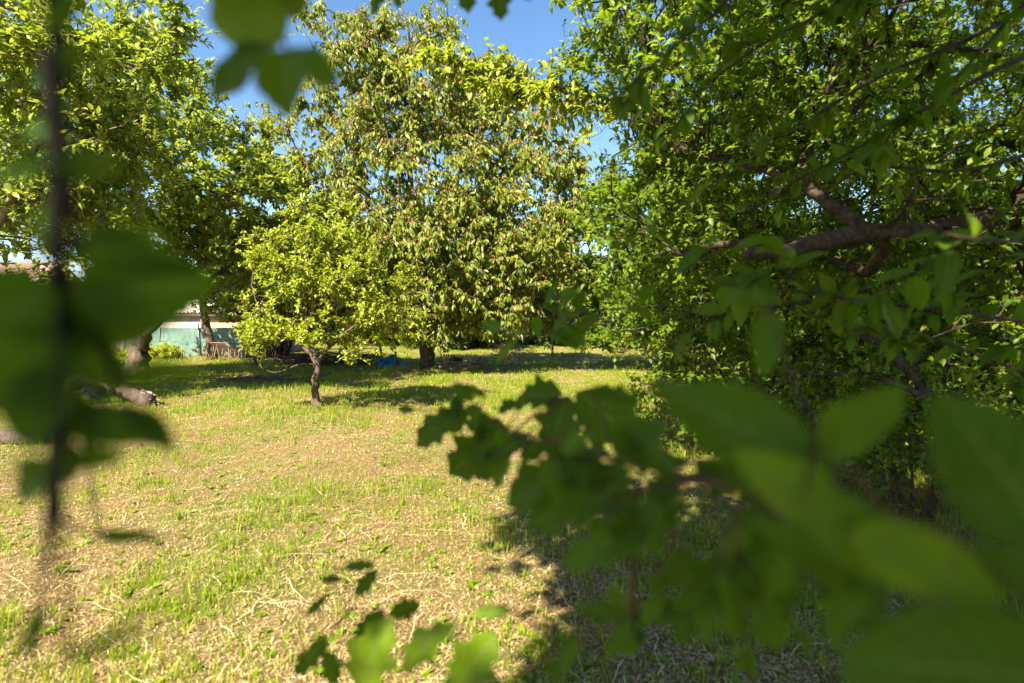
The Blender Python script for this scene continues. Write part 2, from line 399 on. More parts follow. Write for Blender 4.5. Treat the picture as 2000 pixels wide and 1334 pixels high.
# ------------------------------------------------------------------ ground
def ground():
    n = 640
    u = np.linspace(-1, 1, n); s = 4.0 * np.sinh(5.075 * u)
    xs = s; ys = s + 6
    X, Y = np.meshgrid(xs, ys)
    Z = gz(X, Y) + 0.003 * RNG.normal(size=X.shape) * (np.hypot(X, Y - 6) < 40)
    V = np.stack([X, Y, Z], -1).reshape(-1, 3)
    i = np.arange(n - 1)[:, None] * n + np.arange(n - 1)[None]
    Q = np.stack([i, i + 1, i + n + 1, i + n], -1).reshape(-1, 4)
    m, N, L = nodes_of('meadow_ground')
    tc = N.new('ShaderNodeTexCoord')
    def noise(sc, det=6, ro=0.6):
        z = N.new('ShaderNodeTexNoise'); z.inputs['Scale'].default_value = sc; z.inputs['Detail'].default_value = det
        z.inputs['Roughness'].default_value = ro; L.new(tc.outputs['Object'], z.inputs['Vector']); return z
    a = noise(45, 8, 0.75); b = noise(0.9, 5); c = noise(9, 6, 0.7)
    r1 = ramp(N, [(0.3, (0.05, 0.035, 0.015)), (0.5, (0.17, 0.12, 0.05)), (0.72, (0.34, 0.26, 0.12))]); L.new(a.outputs['Fac'], r1.inputs['Fac'])
    r2 = ramp(N, [(0.3, (0.05, 0.08, 0.012)), (0.7, (0.15, 0.19, 0.03))]); L.new(c.outputs['Fac'], r2.inputs['Fac'])
    mk = N.new('ShaderNodeMapRange'); mk.inputs['From Min'].default_value = 0.45; mk.inputs['From Max'].default_value = 0.65; L.new(b.outputs['Fac'], mk.inputs['Value'])
    mx = N.new('ShaderNodeMix'); mx.data_type = 'RGBA'; L.new(mk.outputs['Result'], mx.inputs[0]); L.new(r1.outputs['Color'], mx.inputs[6]); L.new(r2.outputs['Color'], mx.inputs[7])
    pb = N.new('ShaderNodeBsdfPrincipled'); pb.inputs['Roughness'].default_value = 0.9; pb.inputs['Specular IOR Level'].default_value = 0.15
    L.new(mx.outputs[2], pb.inputs['Base Color'])
    bp = N.new('ShaderNodeBump'); bp.inputs['Strength'].default_value = 0.9; bp.inputs['Distance'].default_value = 0.03
    L.new(a.outputs['Fac'], bp.inputs['Height']); L.new(bp.outputs['Normal'], pb.inputs['Normal'])
    o = N.new('ShaderNodeOutputMaterial'); L.new(pb.outputs[0], o.inputs['Surface'])
    go = build('ground', [(V, [Q], 0.5, None, 0)], m)
    tag(go, 'mown meadow ground of dry cut grass and short green regrowth', kind='structure')
ground()

def field_points(n, dmin=1.1, dmax=42, p=-0.5, lat=1.08):
    e = p + 1; u = RNG.random(n)
    d = (dmin ** e + u * (dmax ** e - dmin ** e)) ** (1 / e)
    x = RNG.uniform(-1, 1, n) * (d * lat + 1.0)
    return x, d

def patch(x, y):
    """0 = dry hay, 1 = green"""
    v = (np.sin(1.9 * x + 0.8 * y + 0.5) * np.sin(1.3 * y - 0.9 * x + 1.2) + 0.7 * np.sin(3.7 * x - 2.1 * y) * np.sin(2.9 * y + 1.4 * x + 2)
         + 0.5 * np.sin(8.3 * x + 3 * y) * np.sin(7.1 * y - 2 * x))
    g_ = 0.37 + 0.36 * v + 0.42 * np.clip((y - 6.5) / 4, 0, 1) + 0.25 * np.clip((x - 0.6) / 2, 0, 1) * (y < 8)
    g_ -= 0.35 * np.exp(-(((x + 1.9) / 1.8) ** 2 + ((y - 5.6) / 1.3) ** 2))
    g_ -= 0.45 * np.exp(-(((x - 3.0) / 5) ** 2 + ((y - 24) / 8) ** 2))
    return np.clip(g_, 0.05, 1)

def blades(x, y, h, wd, lean, segs=3, mat=0, rnd=None, flat=False, z0=0.0):
    n = len(x); az = RNG.uniform(0, 2 * math.pi, n)
    dirh = np.stack([np.cos(az), np.sin(az), np.zeros(n)], -1)
    side_az = az + math.pi / 2 + RNG.normal(0, 0.3, n)
    sd_ = np.stack([np.cos(side_az), np.sin(side_az), np.zeros(n)], -1)
    base = np.stack([x, y, gz(x, y) + z0], -1)
    ts = np.linspace(0, 1, segs + 1)
    V = []
    for k, t in enumerate(ts):
        if flat:
            c = base + dirh * (h * t)[:, None] + np.array([0, 0, 1.0]) * (lean * h * np.sin(math.pi * t * 0.8 + 0.2))[:, None] + sd_ * (h * 0.07 * math.sin(math.pi * t))[:, None] * RNG.normal(0, 1, n)[:, None]
            wv = wd * (0.9 if 0 < t < 1 else 0.5)
        else:
            c = base + np.array([0, 0, 1.0]) * (h * (t - 0.25 * lean * t ** 2))[:, None] + dirh * (h * lean * t ** 1.8)[:, None]
            wv = wd * (1 - t) ** 0.6
        if k == segs and not flat: V.append(c[:, None]);
        else: V.append(np.stack([c - sd_ * np.asarray(wv)[:, None], c + sd_ * np.asarray(wv)[:, None]], 1))
    V = np.concatenate(V, 1); k = V.shape[1]; off = (np.arange(n) * k)[:, None, None]
    Q = []; T = []
    for s in range(segs):
        a = 2 * s
        if s == segs - 1 and not flat: T.append([a, a + 1, a + 2])
        else: Q.append([a, a + 1, a + 3, a + 2])
    Fs = []
    if Q: Fs.append((np.array(Q)[None] + off).reshape(-1, 4))
    if T: Fs.append((np.array(T)[None] + off).reshape(-1, 3))
    if rnd is None: rnd = RNG.random(n)
    return (V.reshape(-1, 3), Fs, np.repeat(rnd, k), None, mat)

def meadow():
    # green blades in tufts
    x, y = field_points(105000)
    gk = patch(x, y); ok = RNG.random(len(x)) < gk ** 1.3; x, y, gk = x[ok], y[ok], gk[ok]
    rep = 5; tuft = 0.018 + 0.003 * y
    x = np.repeat(x, rep) + RNG.normal(0, 1, len(x) * rep) * np.repeat(tuft, rep); y = np.repeat(y, rep) + RNG.normal(0, 1, len(y) * rep) * np.repeat(tuft, rep)
    gk = np.repeat(gk, rep); n = len(x)
    sc = np.clip((y / 6.0), 1, 9) ** 0.25
    h = RNG.uniform(0.025, 0.085, n) * (0.65 + 0.6 * gk) * sc; h *= np.where(RNG.random(n) < 0.06, 1.6, 1)
    wd = RNG.uniform(0.0014, 0.0030, n) * np.clip(y / 4.5, 1, 9) ** 0.8
    r = np.clip(RNG.normal(0.52, 0.2, n) + 0.1 * (0.5 - gk), 0, 1)
    c1 = blades(x, y, h, wd, RNG.uniform(0.05, 0.6, n), 3, 0, r)
    xt, yt = field_points(3400, 1.2, 26); okt = RNG.random(len(xt)) < patch(xt, yt); xt, yt = xt[okt], yt[okt]; rp = RNG.integers(14, 46, len(xt)); st_ = RNG.uniform(0.02, 0.07, len(xt))
    ht = RNG.uniform(0.05, 0.12, len(xt)); rt = RNG.uniform(0.25, 0.75, len(xt))
    xt = np.repeat(xt, rp); yt = np.repeat(yt, rp); n = len(xt); sr = np.repeat(st_, rp)
    xt = xt + RNG.normal(0, 1, n) * sr; yt = yt + RNG.normal(0, 1, n) * sr
    c1b = blades(xt, yt, np.repeat(ht, rp) * RNG.uniform(0.4, 1.1, n), RNG.uniform(0.0014, 0.0030, n) * np.clip(yt / 4.5, 1, 6) ** 0.7, RNG.uniform(0.05, 0.7, n), 3, 0, np.clip(np.repeat(rt, rp) + RNG.normal(0, 0.12, n), 0, 1))
    # broad weed leaves and fallen leaves
    xw, yw = field_points(2600, 1.2, 14); nw = len(xw); rp = 6
    xw = np.repeat(xw, rp); yw = np.repeat(yw, rp); az = RNG.uniform(0, 6.28, len(xw))
    D = np.stack([np.cos(az), np.sin(az), RNG.uniform(0.2, 1.2, len(xw))], -1)
    c2 = leaves(np.stack([xw, yw, gz(xw, yw) + 0.003], -1), D, np.array([0, 0, 1.0]) + rsph(len(xw)) * 0.3, RNG.uniform(0.02, 0.05, len(xw)), 0.4, 'mid', 0.3, 0.3, np.clip(RNG.normal(0.25, 0.15, len(xw)), 0, 1), 0)
    o = build('grass', [c1, c1b, c2], [M['grass']]); tag(o, 'short green grass blades growing back through the cut hay', 'grass', kind='stuff')
    # cut hay lying flat
    x, y = field_points(520000, p=-0.62)
    ok = RNG.random(len(x)) < np.clip(1.2 - 0.6 * patch(x, y), 0.2, 1); x, y = x[ok], y[ok]; n = len(x)
    sc = np.clip(y / 5.0, 1, 9) ** 0.6
    h = RNG.uniform(0.010, 0.038, n) * sc; wd = RNG.uniform(0.0006, 0.0022, n) * sc ** 1.5
    c3 = blades(x, y, h, wd, RNG.uniform(0.0, 0.5, n), 3, 0, np.clip(RNG.normal(0.44, 0.24, n), 0, 1), True, 0.003)
    x, y = field_points(1500, 1.2, 15); n = len(x)
    c4 = blades(x, y, RNG.uniform(0.12, 0.3, n), RNG.uniform(0.001, 0.002, n), RNG.uniform(0.02, 0.12, n), 3, 0, RNG.uniform(0.7, 1, n), True, 0.012)
    o = build('cut_hay', [c3, c4], [M['straw']]); tag(o, 'pale dry strands of mown hay strewn over the meadow', 'hay', kind='stuff')
meadow()

# ------------------------------------------------------------------ trees of the middle distance
# small young fruit tree in the open
SX, SY = -3.0, 8.68
b = g(SX, SY)
env = envelope([((SX + 0.1, SY, 1.6), (1.35, 1.1, 0.85), 1.0), ((SX - 0.3, SY, 2.3), (0.85, 0.7, 0.75), 0.5), ((SX + 0.4, SY, 2.3), (0.5, 0.5, 0.7), 0.2), ((SX + 1.0, SY + 0.3, 1.8), (0.75, 0.7, 0.75), 0.3), ((SX + 1.15, SY + 0.1, 1.25), (0.75, 0.6, 0.5), 0.3)], clumps=52, clump_r=0.15, shell=0.35, keep=lambda a: (a[:, 2] > 0.72) & ~((a[:, 2] < 1.0) & (np.abs(a[:, 0] - SX) < 0.45)))
low = [P(615, 712, 8.65), P(585, 712, 8.5), P(540, 727, 8.4), P(512, 718, 8.3), P(497, 690, 8.3), P(488, 665, 8.3)]
t, last = make_tree('fruit_tree', 'small young fruit tree with short bare trunk and yellow green crown in the open meadow', 'tree', b,
    [([b - [0, 0, 0.05], b + [0.0, 0, 0.3], b + [0.02, 0, 0.72]], 0.062, 0.048), ([b + [0.02, 0, 0.7], b + [-0.12, 0.02, 1.1], b + [-0.15, 0, 1.9], b + [-0.05, 0, 2.9]], 0.045, 0.01),
     ([b + [0.02, 0, 0.68], b + [0.22, -0.05, 0.92], b + [0.6, 0.0, 1.25], b + [0.95, 0, 1.45]], 0.035, 0.01), ([b + [0, 0, 0.68], b + [-0.2, 0.1, 0.9], b + [-0.6, 0.1, 1.2], b + [-0.9, 0.1, 1.5]], 0.035, 0.01),
     (low, 0.012, 0.005), ([b + [0, 0, -0.03], b + [0, 0, 0.12]], 0.10, 0.058)],
    env, [(26, 7, 0.018, 0.008, 5), (210, 6, 0.008, 0.004, 4), (1750, 5, 0.0035, 0.0018, 3)],
    dict(per=12, L=0.058, W=0.5, kind='mid', along=0.5, bias=(-0.1, 0, 0.15)), (M['bark'], M['leaf_small']))
e2 = envelope([((P(500, 665, 8.3)), (0.28, 0.25, 0.2), 1)], keep=None)
# leafy tip of the low side branch belongs to the same crown
tw = []
for q in e2(60):
    a = P(505, 690, 8.3) + RNG.normal(0, 0.05, 3); tw.append(smooth_path([a, (a + q) / 2 + RNG.normal(0, 0.02, 3), q], 5))
tw = np.array(tw)
build('side_branch_leaves', [tubes(tw, np.full(tw.shape[:2], 0.002), 3, mat=1, cap=False), foliage(tw, 12, 0.062, 0.48, 'mid', along=0.5)], [M['leaf_small'], M['bark_light']], t)

# tall cherry
CX, CY = -2.55, 16.9
b = g(CX, CY)
env = envelope([((CX + 0.1, CY, 5.2), (4.7, 3.6, 4.0), 1.0), ((CX - 0.8, CY - 0.3, 8.4), (2.8, 2.2, 2.3), 0.4), ((CX + 2.4, CY - 0.2, 4.6), (3.0, 2.6, 3.4), 0.6),
                ((CX - 2.8, CY - 0.2, 3.4), (2.7, 2.2, 2.4), 0.45), ((CX + 0.5, CY - 2.0, 2.6), (3.0, 1.2, 1.9), 0.45)],
    clumps=420, clump_r=0.3, shell=0.3, keep=lambda a: (a[:, 2] > 0.75 + 0.25 * np.sin(4 * a[:, 0])) & (a[:, 0] < 1.55 + 0.12 * a[:, 2] + 0.2 * np.sin(3 * a[:, 2])))
t, last = make_tree('cherry_tree', 'tall cherry tree with drooping reddish stalked leaves, thick trunk standing by the firewood', 'tree', b,
    [([b - [0, 0, 0.1], b + [0, 0, 0.4], b + [-0.03, 0, 1.5], b + [-0.25, 0, 2.6]], 0.24, 0.17), ([b + [-0.25, 0, 2.5], b + [-0.4, 0, 4.2], b + [-0.5, 0, 6.5], b + [-0.7, 0, 9]], 0.15, 0.03),
     ([b + [-0.2, 0, 2.4], b + [0.4, 0, 3.6], b + [0.9, 0.1, 5.4], b + [1.3, 0.2, 7.6]], 0.12, 0.03), ([b + [-0.15, 0, 2.2], b + [-0.9, -0.3, 3.4], b + [-1.8, -0.4, 5.0]], 0.1, 0.03),
     ([b + [-0.1, 0, 1.9], b + [0.9, -0.5, 3.0], b + [2.2, -0.8, 3.9]], 0.09, 0.03), ([b + [-0.1, 0, 2.0], b + [-0.2, -1.0, 3.2], b + [-0.3, -2.0, 4.4]], 0.08, 0.03)],
    env, [(60, 8, 0.05, 0.02, 5), (700, 7, 0.02, 0.009, 4), (14000, 6, 0.008, 0.003, 3)],
    dict(per=12, L=0.125, W=0.38, kind='mid', along=0.35, spread=0.55, bias=(0.10, -0.1, -0.7), droop=0.3, normal_up=0.35, jit=0.45), (M['bark'], M['leaf_cherry']), droop=0.5, up=0.2)
# red leaf stalks and fruit stems along the twigs
n, m, _ = last.shape; N_ = 26000; k = RNG.integers(0, n, N_); f = RNG.uniform(0.15, 1, N_) * (m - 1.001); i = f.astype(int); f = (f - i)[:, None]
p0 = last[k, i] * (1 - f) + last[k, i + 1] * f
dn = nrmz(rsph(N_) * 0.6 + np.array([0.05, -0.1, -0.9])); p1 = p0 + dn * RNG.uniform(0.03, 0.06, N_)[:, None]
build('red_stalks', [tubes(np.stack([p0, (p0 + p1) / 2, p1], 1), np.tile([0.008, 0.011, 0.014], (N_, 1)), 4)], [M['stalk_red']], t)

# old fruit tree on the left with a short thick trunk, seen left of centre
LX, LY = -9.15, 13.9
b = g(LX, LY)
env = envelope([((LX + 0.2, LY, 4.9), (3.5, 2.8, 3.0), 1.0), ((LX + 2.6, LY, 3.6), (2.1, 1.9, 2.3), 0.5), ((LX - 1.6, LY - 0.4, 5.6), (2.3, 2.2, 2.6), 0.4), ((LX + 0.3, LY, 7.0), (1.3, 1.2, 1.4), 0.12)],
    clumps=150, clump_r=0.33, shell=0.35, keep=lambda a: (a[:, 2] > 1.9))
make_tree('old_fruit_tree', 'old fruit tree with short thick forked trunk in front of the white wall', 'tree', b,
    [([b - [0, 0, 0.1], b + [0, 0, 0.5], b + [0.05, 0, 1.2]], 0.25, 0.22), ([b + [0.05, 0, 1.1], b + [-0.5, 0, 1.7], b + [-1.3, 0, 2.9], b + [-1.9, 0, 4.6]], 0.13, 0.04),
     ([b + [0.05, 0, 1.1], b + [0.1, 0, 2.3], b + [-0.1, 0, 3.8], b + [0.1, 0, 6.0]], 0.14, 0.03), ([b + [0.05, 0, 1.1], b + [0.6, -0.1, 2.0], b + [1.2, 0, 3.2], b + [2.4, 0, 4.6]], 0.13, 0.04),
     ([b + [0.1, 0, 1.0], b + [0.8, -0.3, 1.5], b + [1.7, -0.2, 2.3], b + [2.9, 0, 3.2]], 0.09, 0.03), ([b + [0.05, 0, 1.1], b + [0.2, -0.8, 2.2], b + [0.3, -1.5, 3.9]], 0.08, 0.03)],
    env, [(50, 8, 0.045, 0.02, 5), (380, 7, 0.018, 0.008, 4), (4200, 6, 0.007, 0.003, 3)],
    dict(per=12, L=0.125, W=0.52, kind='mid', along=0.5, bias=(0.15, 0, 0.1), spread=0.8), (M['bark'], M['leaf_pear']))

# nearer tall tree at the left edge
b = g(-8.6, 8.6)
env = envelope([((-8.4, 8.6, 4.3), (2.5, 2.2, 2.7), 1.0), ((-6.9, 9.0, 5.6), (1.7, 1.6, 2.0), 0.5), ((-8.9, 8.2, 6.6), (2.4, 2.0, 1.8), 0.4), ((-6.2, 9.4, 4.0), (0.9, 1.0, 1.2), 0.12)], clumps=100, clump_r=0.3, shell=0.35, keep=lambda a: a[:, 2] > 1.75)
make_tree('pear_tree', 'tall pear tree at the left edge with glossy wind ruffled leaves', 'tree', b,
    [([b - [0, 0, 0.1], b + [0.1, 0, 1.0], b + [0.1, 0, 2.2]], 0.17, 0.14), ([b + [0.1, 0, 2.0], b + [0.2, 0, 4.0], b + [0.0, 0, 6.5]], 0.12, 0.03),
     ([b + [0.1, 0, 1.9], b + [1.0, 0.1, 3.2], b + [1.9, 0.2, 5.4]], 0.09, 0.03), ([b + [0.1, 0, 1.9], b + [-0.8, 0, 3.4], b + [-1.4, -0.1, 5.4]], 0.09, 0.03)],
    env, [(40, 8, 0.035, 0.015, 5), (300, 7, 0.014, 0.007, 4), (3200, 6, 0.006, 0.003, 3)],
    dict(per=12, L=0.105, W=0.52, kind='mid', along=0.5, bias=(0.2, 0, 0.1), spread=0.8), (M['bark_light'], M['leaf_pear']))

# leaning-trunk tree by the green fence
b = g(-11.2, 21.3)
env = envelope([((-11.3, 21.3, 3.9), (3.1, 2.6, 2.0), 1.0), ((-9.0, 20.8, 3.6), (1.9, 1.8, 2.1), 0.5)], clumps=90, clump_r=0.35, shell=0.3, keep=lambda a: a[:, 2] > 1.75)
make_tree('leaning_tree', 'tree with slightly leaning pale trunk in front of the green netting', 'tree', b,
    [([b - [0, 0, 0.1], b + [-0.1, 0, 0.7], b + [-0.3, 0, 1.6], b + [-0.4, 0, 2.6]], 0.17, 0.11), ([b + [-0.35, 0, 2.3], b + [0.6, 0, 3.3], b + [1.8, 0, 4.2]], 0.08, 0.03), ([b + [-0.4, 0, 2.5], b + [-1.0, 0, 3.6], b + [-1.6, 0, 4.6]], 0.08, 0.03)],
    env, [(36, 8, 0.035, 0.018, 5), (220, 6, 0.016, 0.008, 4), (1500, 5, 0.007, 0.004, 3)],
    dict(per=11, L=0.15, W=0.5, kind='mid', along=0.5), (M['bark'], M['leaf_pear']))

# dark bushy tree behind the small one
b = g(-8.4, 18.6)
env = envelope([((-8.3, 18.6, 2.9), (1.9, 1.7, 2.3), 1.0), ((-6.4, 19.0, 2.4), (1.6, 1.4, 1.7), 0.6)], clumps=80, clump_r=0.3, shell=0.3, keep=lambda a: a[:, 2] > 0.9)
make_tree('bushy_tree', 'dense bushy tree behind the small fruit tree, left of the cherry', 'tree', b,
    [([b - [0, 0, 0.1], b + [0.1, 0, 1.2], b + [0.1, 0, 3.4]], 0.13, 0.05), ([b + [0.1, 0, 0.9], b + [0.8, 0, 1.8], b + [1.8, 0, 2.6]], 0.07, 0.03)],
    env, [(36, 7, 0.03, 0.016, 5), (280, 6, 0.014, 0.007, 4), (2600, 5, 0.006, 0.004, 3)],
    dict(per=12, L=0.12, W=0.5, kind='mid', along=0.5), (M['bark'], M['leaf_pear']))

# young light green tree at the end of the meadow
b = g(1.75, 24.5)
env = envelope([((1.75, 24.5, 2.1), (1.3, 1.1, 1.5), 1.0)], clumps=26, clump_r=0.22, shell=0.2, keep=lambda a: a[:, 2] > 0.5)
make_tree('young_walnut_tree', 'young tree with long pale leaves at the far end of the meadow', 'tree', b,
    [([b - [0, 0, 0.1], b + [0, 0, 1.2], b + [0, 0, 3.0]], 0.05, 0.02)], env, [(20, 6, 0.018, 0.01, 4), (110, 5, 0.009, 0.005, 3), (330, 5, 0.005, 0.004, 3)],
    dict(per=11, L=0.24, W=0.3, kind='mid', along=0.5, spread=0.8, tip=2.0), (M['bark_light'], M['leaf_walnut']))

# ------------------------------------------------------------------ the big plum on the right
FRUSTUM = lambda a: (a[:, 1] > 0.3) & (np.abs(a[:, 0]) < 0.98 * a[:, 1] + 0.15) & (np.abs(a[:, 2] - CAM_H) < 0.66 * a[:, 1] + 0.1)
def keep_plum(a):
    d = a[:, 1]; px = a[:, 0] / np.maximum(d, 0.1) * FPX + 1000
    py = 640 - (a[:, 2] - CAM_H) / np.maximum(d, 0.1) * FPX
    ok = (px > np.interp(py, [-200, 0, 110, 200, 330, 430, 560, 700], [1010, 1040, 1085, 1150, 1150, 1085, 1075, 1110]) + 25 * np.sin(py / 33) + RNG.exponential(22, len(a))) & (d > 2.1)
    ok &= ~((px < 1240) & (py > 150) & (py < 340) & (RNG.random(len(a)) < 0.8))
    ok &= ~((px > 1320) & (px < 1900) & (np.abs(py - (505 - (px - 1450) * 0.17)) < 62) & (d < 3.7) & (RNG.random(len(a)) < 0.93))
    ok &= ~((px > 1280) & (px < 1700) & (np.abs(py - (290 + (px - 1330) * 0.42)) < 40) & (d < 4.0) & (RNG.random(len(a)) < 0.85))
    ok &= ~((py > 690) & (px < 1230)) & ~((py > 860) & (px < 1560))
    return ok
tb = g(3.85, 3.8)
crot = P(1985, 432, 3.7)
pl_exp = [
    ([tb - [0, 0, 0.1], tb + [0.05, -0.05, 0.6], tb + [-0.1, 0, 1.2], crot], 0.13, 0.10),
    ([crot, P(1890, 436, 3.6), P(1780, 448, 3.5), P(1640, 465, 3.2), P(1540, 487, 3.05), P(1456, 501, 3.0)], 0.068, 0.034),       # sawn-off limb
    ([P(1740, 452, 3.45), P(1620, 478, 3.6), P(1500, 470, 3.8), P(1400, 480, 4.0), P(1330, 500, 4.2)], 0.045, 0.018),
    ([P(1690, 450, 3.4), P(1625, 400, 3.5), P(1560, 355, 3.7), P(1490, 330, 3.9), P(1400, 310, 4.1), P(1300, 280, 4.4)], 0.045, 0.014),
    ([crot, P(2040, 300, 3.6), P(2050, 150, 3.6), P(2090, -60, 3.7)], 0.08, 0.05),
    ([P(1750, 455, 3.5), P(1690, 530, 3.9), P(1620, 500, 4.2), P(1560, 490, 4.4)], 0.04, 0.03),
    ([P(1560, 355, 3.7), P(1600, 250, 4.0), P(1700, 190, 4.3), P(1760, 60, 4.6)], 0.035, 0.015),
    ([P(2040, 300, 3.6), P(1830, 230, 4.4), P(1620, 120, 5.2), P(1480, 30, 5.8)], 0.045, 0.015),
    ([P(2050, 150, 3.6), P(1850, 90, 4.4), P(1700, 70, 5.2), P(1560, -30, 6.0)], 0.04, 0.015),
    ([tb - [0, 0, 0.05], P(1840, 820, 3.5), P(1790, 735, 3.5), P(1700, 660, 3.8), P(1560, 620, 4.4), P(1400, 600, 5.0)], 0.06, 0.015),
    ([P(1870, 880, 3.5), P(1820, 790, 3.4), P(1700, 735, 3.6), P(1560, 730, 4.2)], 0.03, 0.012),
    ([crot, P(1990, 420, 4.4), P(2020, 380, 5.2)], 0.08, 0.04),
]
env = envelope([((3.9, 4.6, 3.3), (3.4, 2.9, 2.7), 1.0), ((2.1, 4.4, 3.9), (1.8, 2.2, 2.1), 0.75), ((1.7, 5.6, 2.2), (1.5, 1.8, 1.6), 0.35), ((2.9, 5.0, 1.3), (1.9, 1.8, 1.1), 0.22), ((1.3, 4.6, 3.4), (1.3, 1.5, 1.4), 0.35), ((4.4, 5.0, 4.9), (3.0, 2.2, 1.8), 0.6)],
    clumps=320, clump_r=0.24, shell=0.25, keep=lambda a: keep_plum(a))
plum, plast = make_tree('plum_tree', 'spreading plum tree on the right with a thick sawn-off limb and green fruit', 'tree', tb, pl_exp, env,
    [(90, 9, 0.028, 0.010, 6), (750, 8, 0.009, 0.0045, 5), (13500, 7, 0.0035, 0.0018, 3)],
    dict(per=12, L=0.05, W=0.55, kind='mid', along=0.4, spread=0.9, bias=(0, 0, -0.15), droop=0.3), (M['bark_plum'], M['leaf_plum']), wiggle=0.09)
# leafy end of the sun-lit limb that reaches over the meadow
tw = []
limb = smooth_path([P(1330, 262, 4.6), P(1160, 186, 5.0), P(1050, 165, 5.2), P(950, 148, 5.3), P(850, 100, 5.4)], 60)
for q in range(210):
    a = limb[RNG.integers(0, 60)]; e = a + rsph(1)[0] * RNG.uniform(0.15, 0.5) * [1, 0.8, 0.8] + [-0.06, 0, -0.02]
    tw.append(smooth_path([a, (a + e) / 2 + RNG.normal(0, 0.03, 3), e], 5))
tw = np.array(tw)
lb = build('limb', [tubes(smooth_path([P(1400, 310, 4.1), P(1330, 262, 4.6), P(1160, 186, 5.0), P(1050, 165, 5.2), P(950, 148, 5.3), P(850, 100, 5.4)], 40)[None], np.linspace(0.024, 0.005, 40)[None], 8, mat=1, rough=0.07), tubes(tw, np.full(tw.shape[:2], 0.0025), 3, mat=1, cap=False), foliage(tw, 11, 0.07, 0.55, 'hi', along=0.4, bias=(0, 0, -0.25))], [M['leaf_small'], M['bark_plum']], plum)  # paler leaf material than the crown puts sunlight into the colour
tag(lb, 'sun-lit limb reaching over the meadow, hung with small green plums')

def ball(c, r, seg=8, rings=6):
    V = [(0, 0, r)]; F4 = []; F3 = []
    for i in range(1, rings):
        a = math.pi * i / rings
        for j in range(seg):
            bb = 2 * math.pi * j / seg; V.append((r * math.sin(a) * math.cos(bb), r * math.sin(a) * math.sin(bb), 1.12 * r * math.cos(a)))
    V.append((0, 0, -1.12 * r)); V[0] = (0, 0, 1.12 * r)
    for j in range(seg): F3.append((0, 1 + j, 1 + (j + 1) % seg)); F3.append((len(V) - 1, 1 + (rings - 2) * seg + (j + 1) % seg, 1 + (rings - 2) * seg + j))
    for i in range(rings - 2):
        for j in range(seg):
            a = 1 + i * seg + j; b_ = 1 + i * seg + (j + 1) % seg; F4.append((a, a + seg, b_ + seg, b_))
    return (np.array(V) + np.asarray(c), [np.array(F4), np.array(F3)], 0.5, None, 0)

spots = [limb[RNG.integers(4, 56)] + RNG.normal(0, 0.06, 3) + [0, 0, -0.06] for _ in range(26)]
spots += [plast[RNG.integers(0, len(plast)), 5] + [0, 0, -0.03] for _ in range(34)]
fruit0 = None
for q in spots:
    if fruit0 is None:
        fruit0 = build('plum', [ball(q, 0.016)], [M['plum_fruit']], plum); f0 = np.array(q)
    else:
        c = fruit0.copy(); COL.objects.link(c); c.parent = plum; c.location = tuple(np.array(q) - f0)

# more trees of the thicket going back on the right (one mesh set each, different growth)
def thicket_tree(base, ells, label, n3=1500, L=0.1, mat='leaf_plum', name='plum_tree', clumps=80, keep=None, group=None):
    b = g(*base)
    env = envelope(ells, clumps=clumps, clump_r=0.3, shell=0.25, keep=keep)
    c0 = np.array(ells[0][0])
    return make_tree(name, label, 'tree', b,
        [([b - [0, 0, 0.1], b + [0.1, 0, 0.9], (b + c0) / 2, c0 + [0, 0, 0.5]], 0.1, 0.04), ([b + [0.05, 0, 0.6], b + [-0.5, -0.2, 1.5], c0 + [-1.0, -0.3, 0]], 0.06, 0.03), ([b + [0.05, 0, 0.6], b + [0.6, 0.1, 1.4], c0 + [1.0, 0.2, 0.2]], 0.06, 0.03)],
        env, [(36, 7, 0.03, 0.014, 5), (220, 6, 0.012, 0.006, 4), (n3, 5, 0.005, 0.003, 3)],
        dict(per=12, L=L, W=0.52, kind='mid', along=0.4, spread=0.9), (M['bark_plum'], M[mat]), group=group)
def kp(pxmin, base=0.0):
    return lambda a: (a[:, 0] / np.maximum(a[:, 1], 0.1) * FPX + 1000 > pxmin)
thicket_tree((5.6, 10.2), [((5.6, 10.2, 3.8), (3.6, 2.6, 3.4), 1.3), ((3.2, 9.6, 2.4), (1.9, 1.7, 1.8), 0.5)], 'second plum tree just behind the plum with the sawn-off limb', 7500, 0.075, clumps=110,
             keep=lambda a: kp(1190)(a) & (a[:, 2] > 0.9))
thicket_tree((5.2, 17.0), [((5.0, 17.0, 3.2), (3.2, 2.4, 3.0), 1.0), ((3.2, 16.6, 2.2), (1.8, 1.5, 1.6), 0.4)], 'round plum tree farther back along the right side of the meadow', 4200, 0.11, keep=kp(1110))
thicket_tree((12.5, 13.5), [((12.0, 13.5, 3.0), (4.0, 3.0, 2.7), 1.0), ((9.0, 13.0, 2.2), (2.4, 2.0, 1.8), 0.4)], 'broad plum tree at the right edge behind the nearest plum', 3000, 0.12, clumps=100)
thicket_tree((6.6, 6.4), [((6.2, 6.3, 2.0), (2.4, 1.8, 1.7), 1.0), ((4.4, 6.9, 1.2), (1.4, 1.2, 1.0), 0.4)], 'low dark plum growth beside the trunk at the right edge', 3500, 0.06, clumps=80)

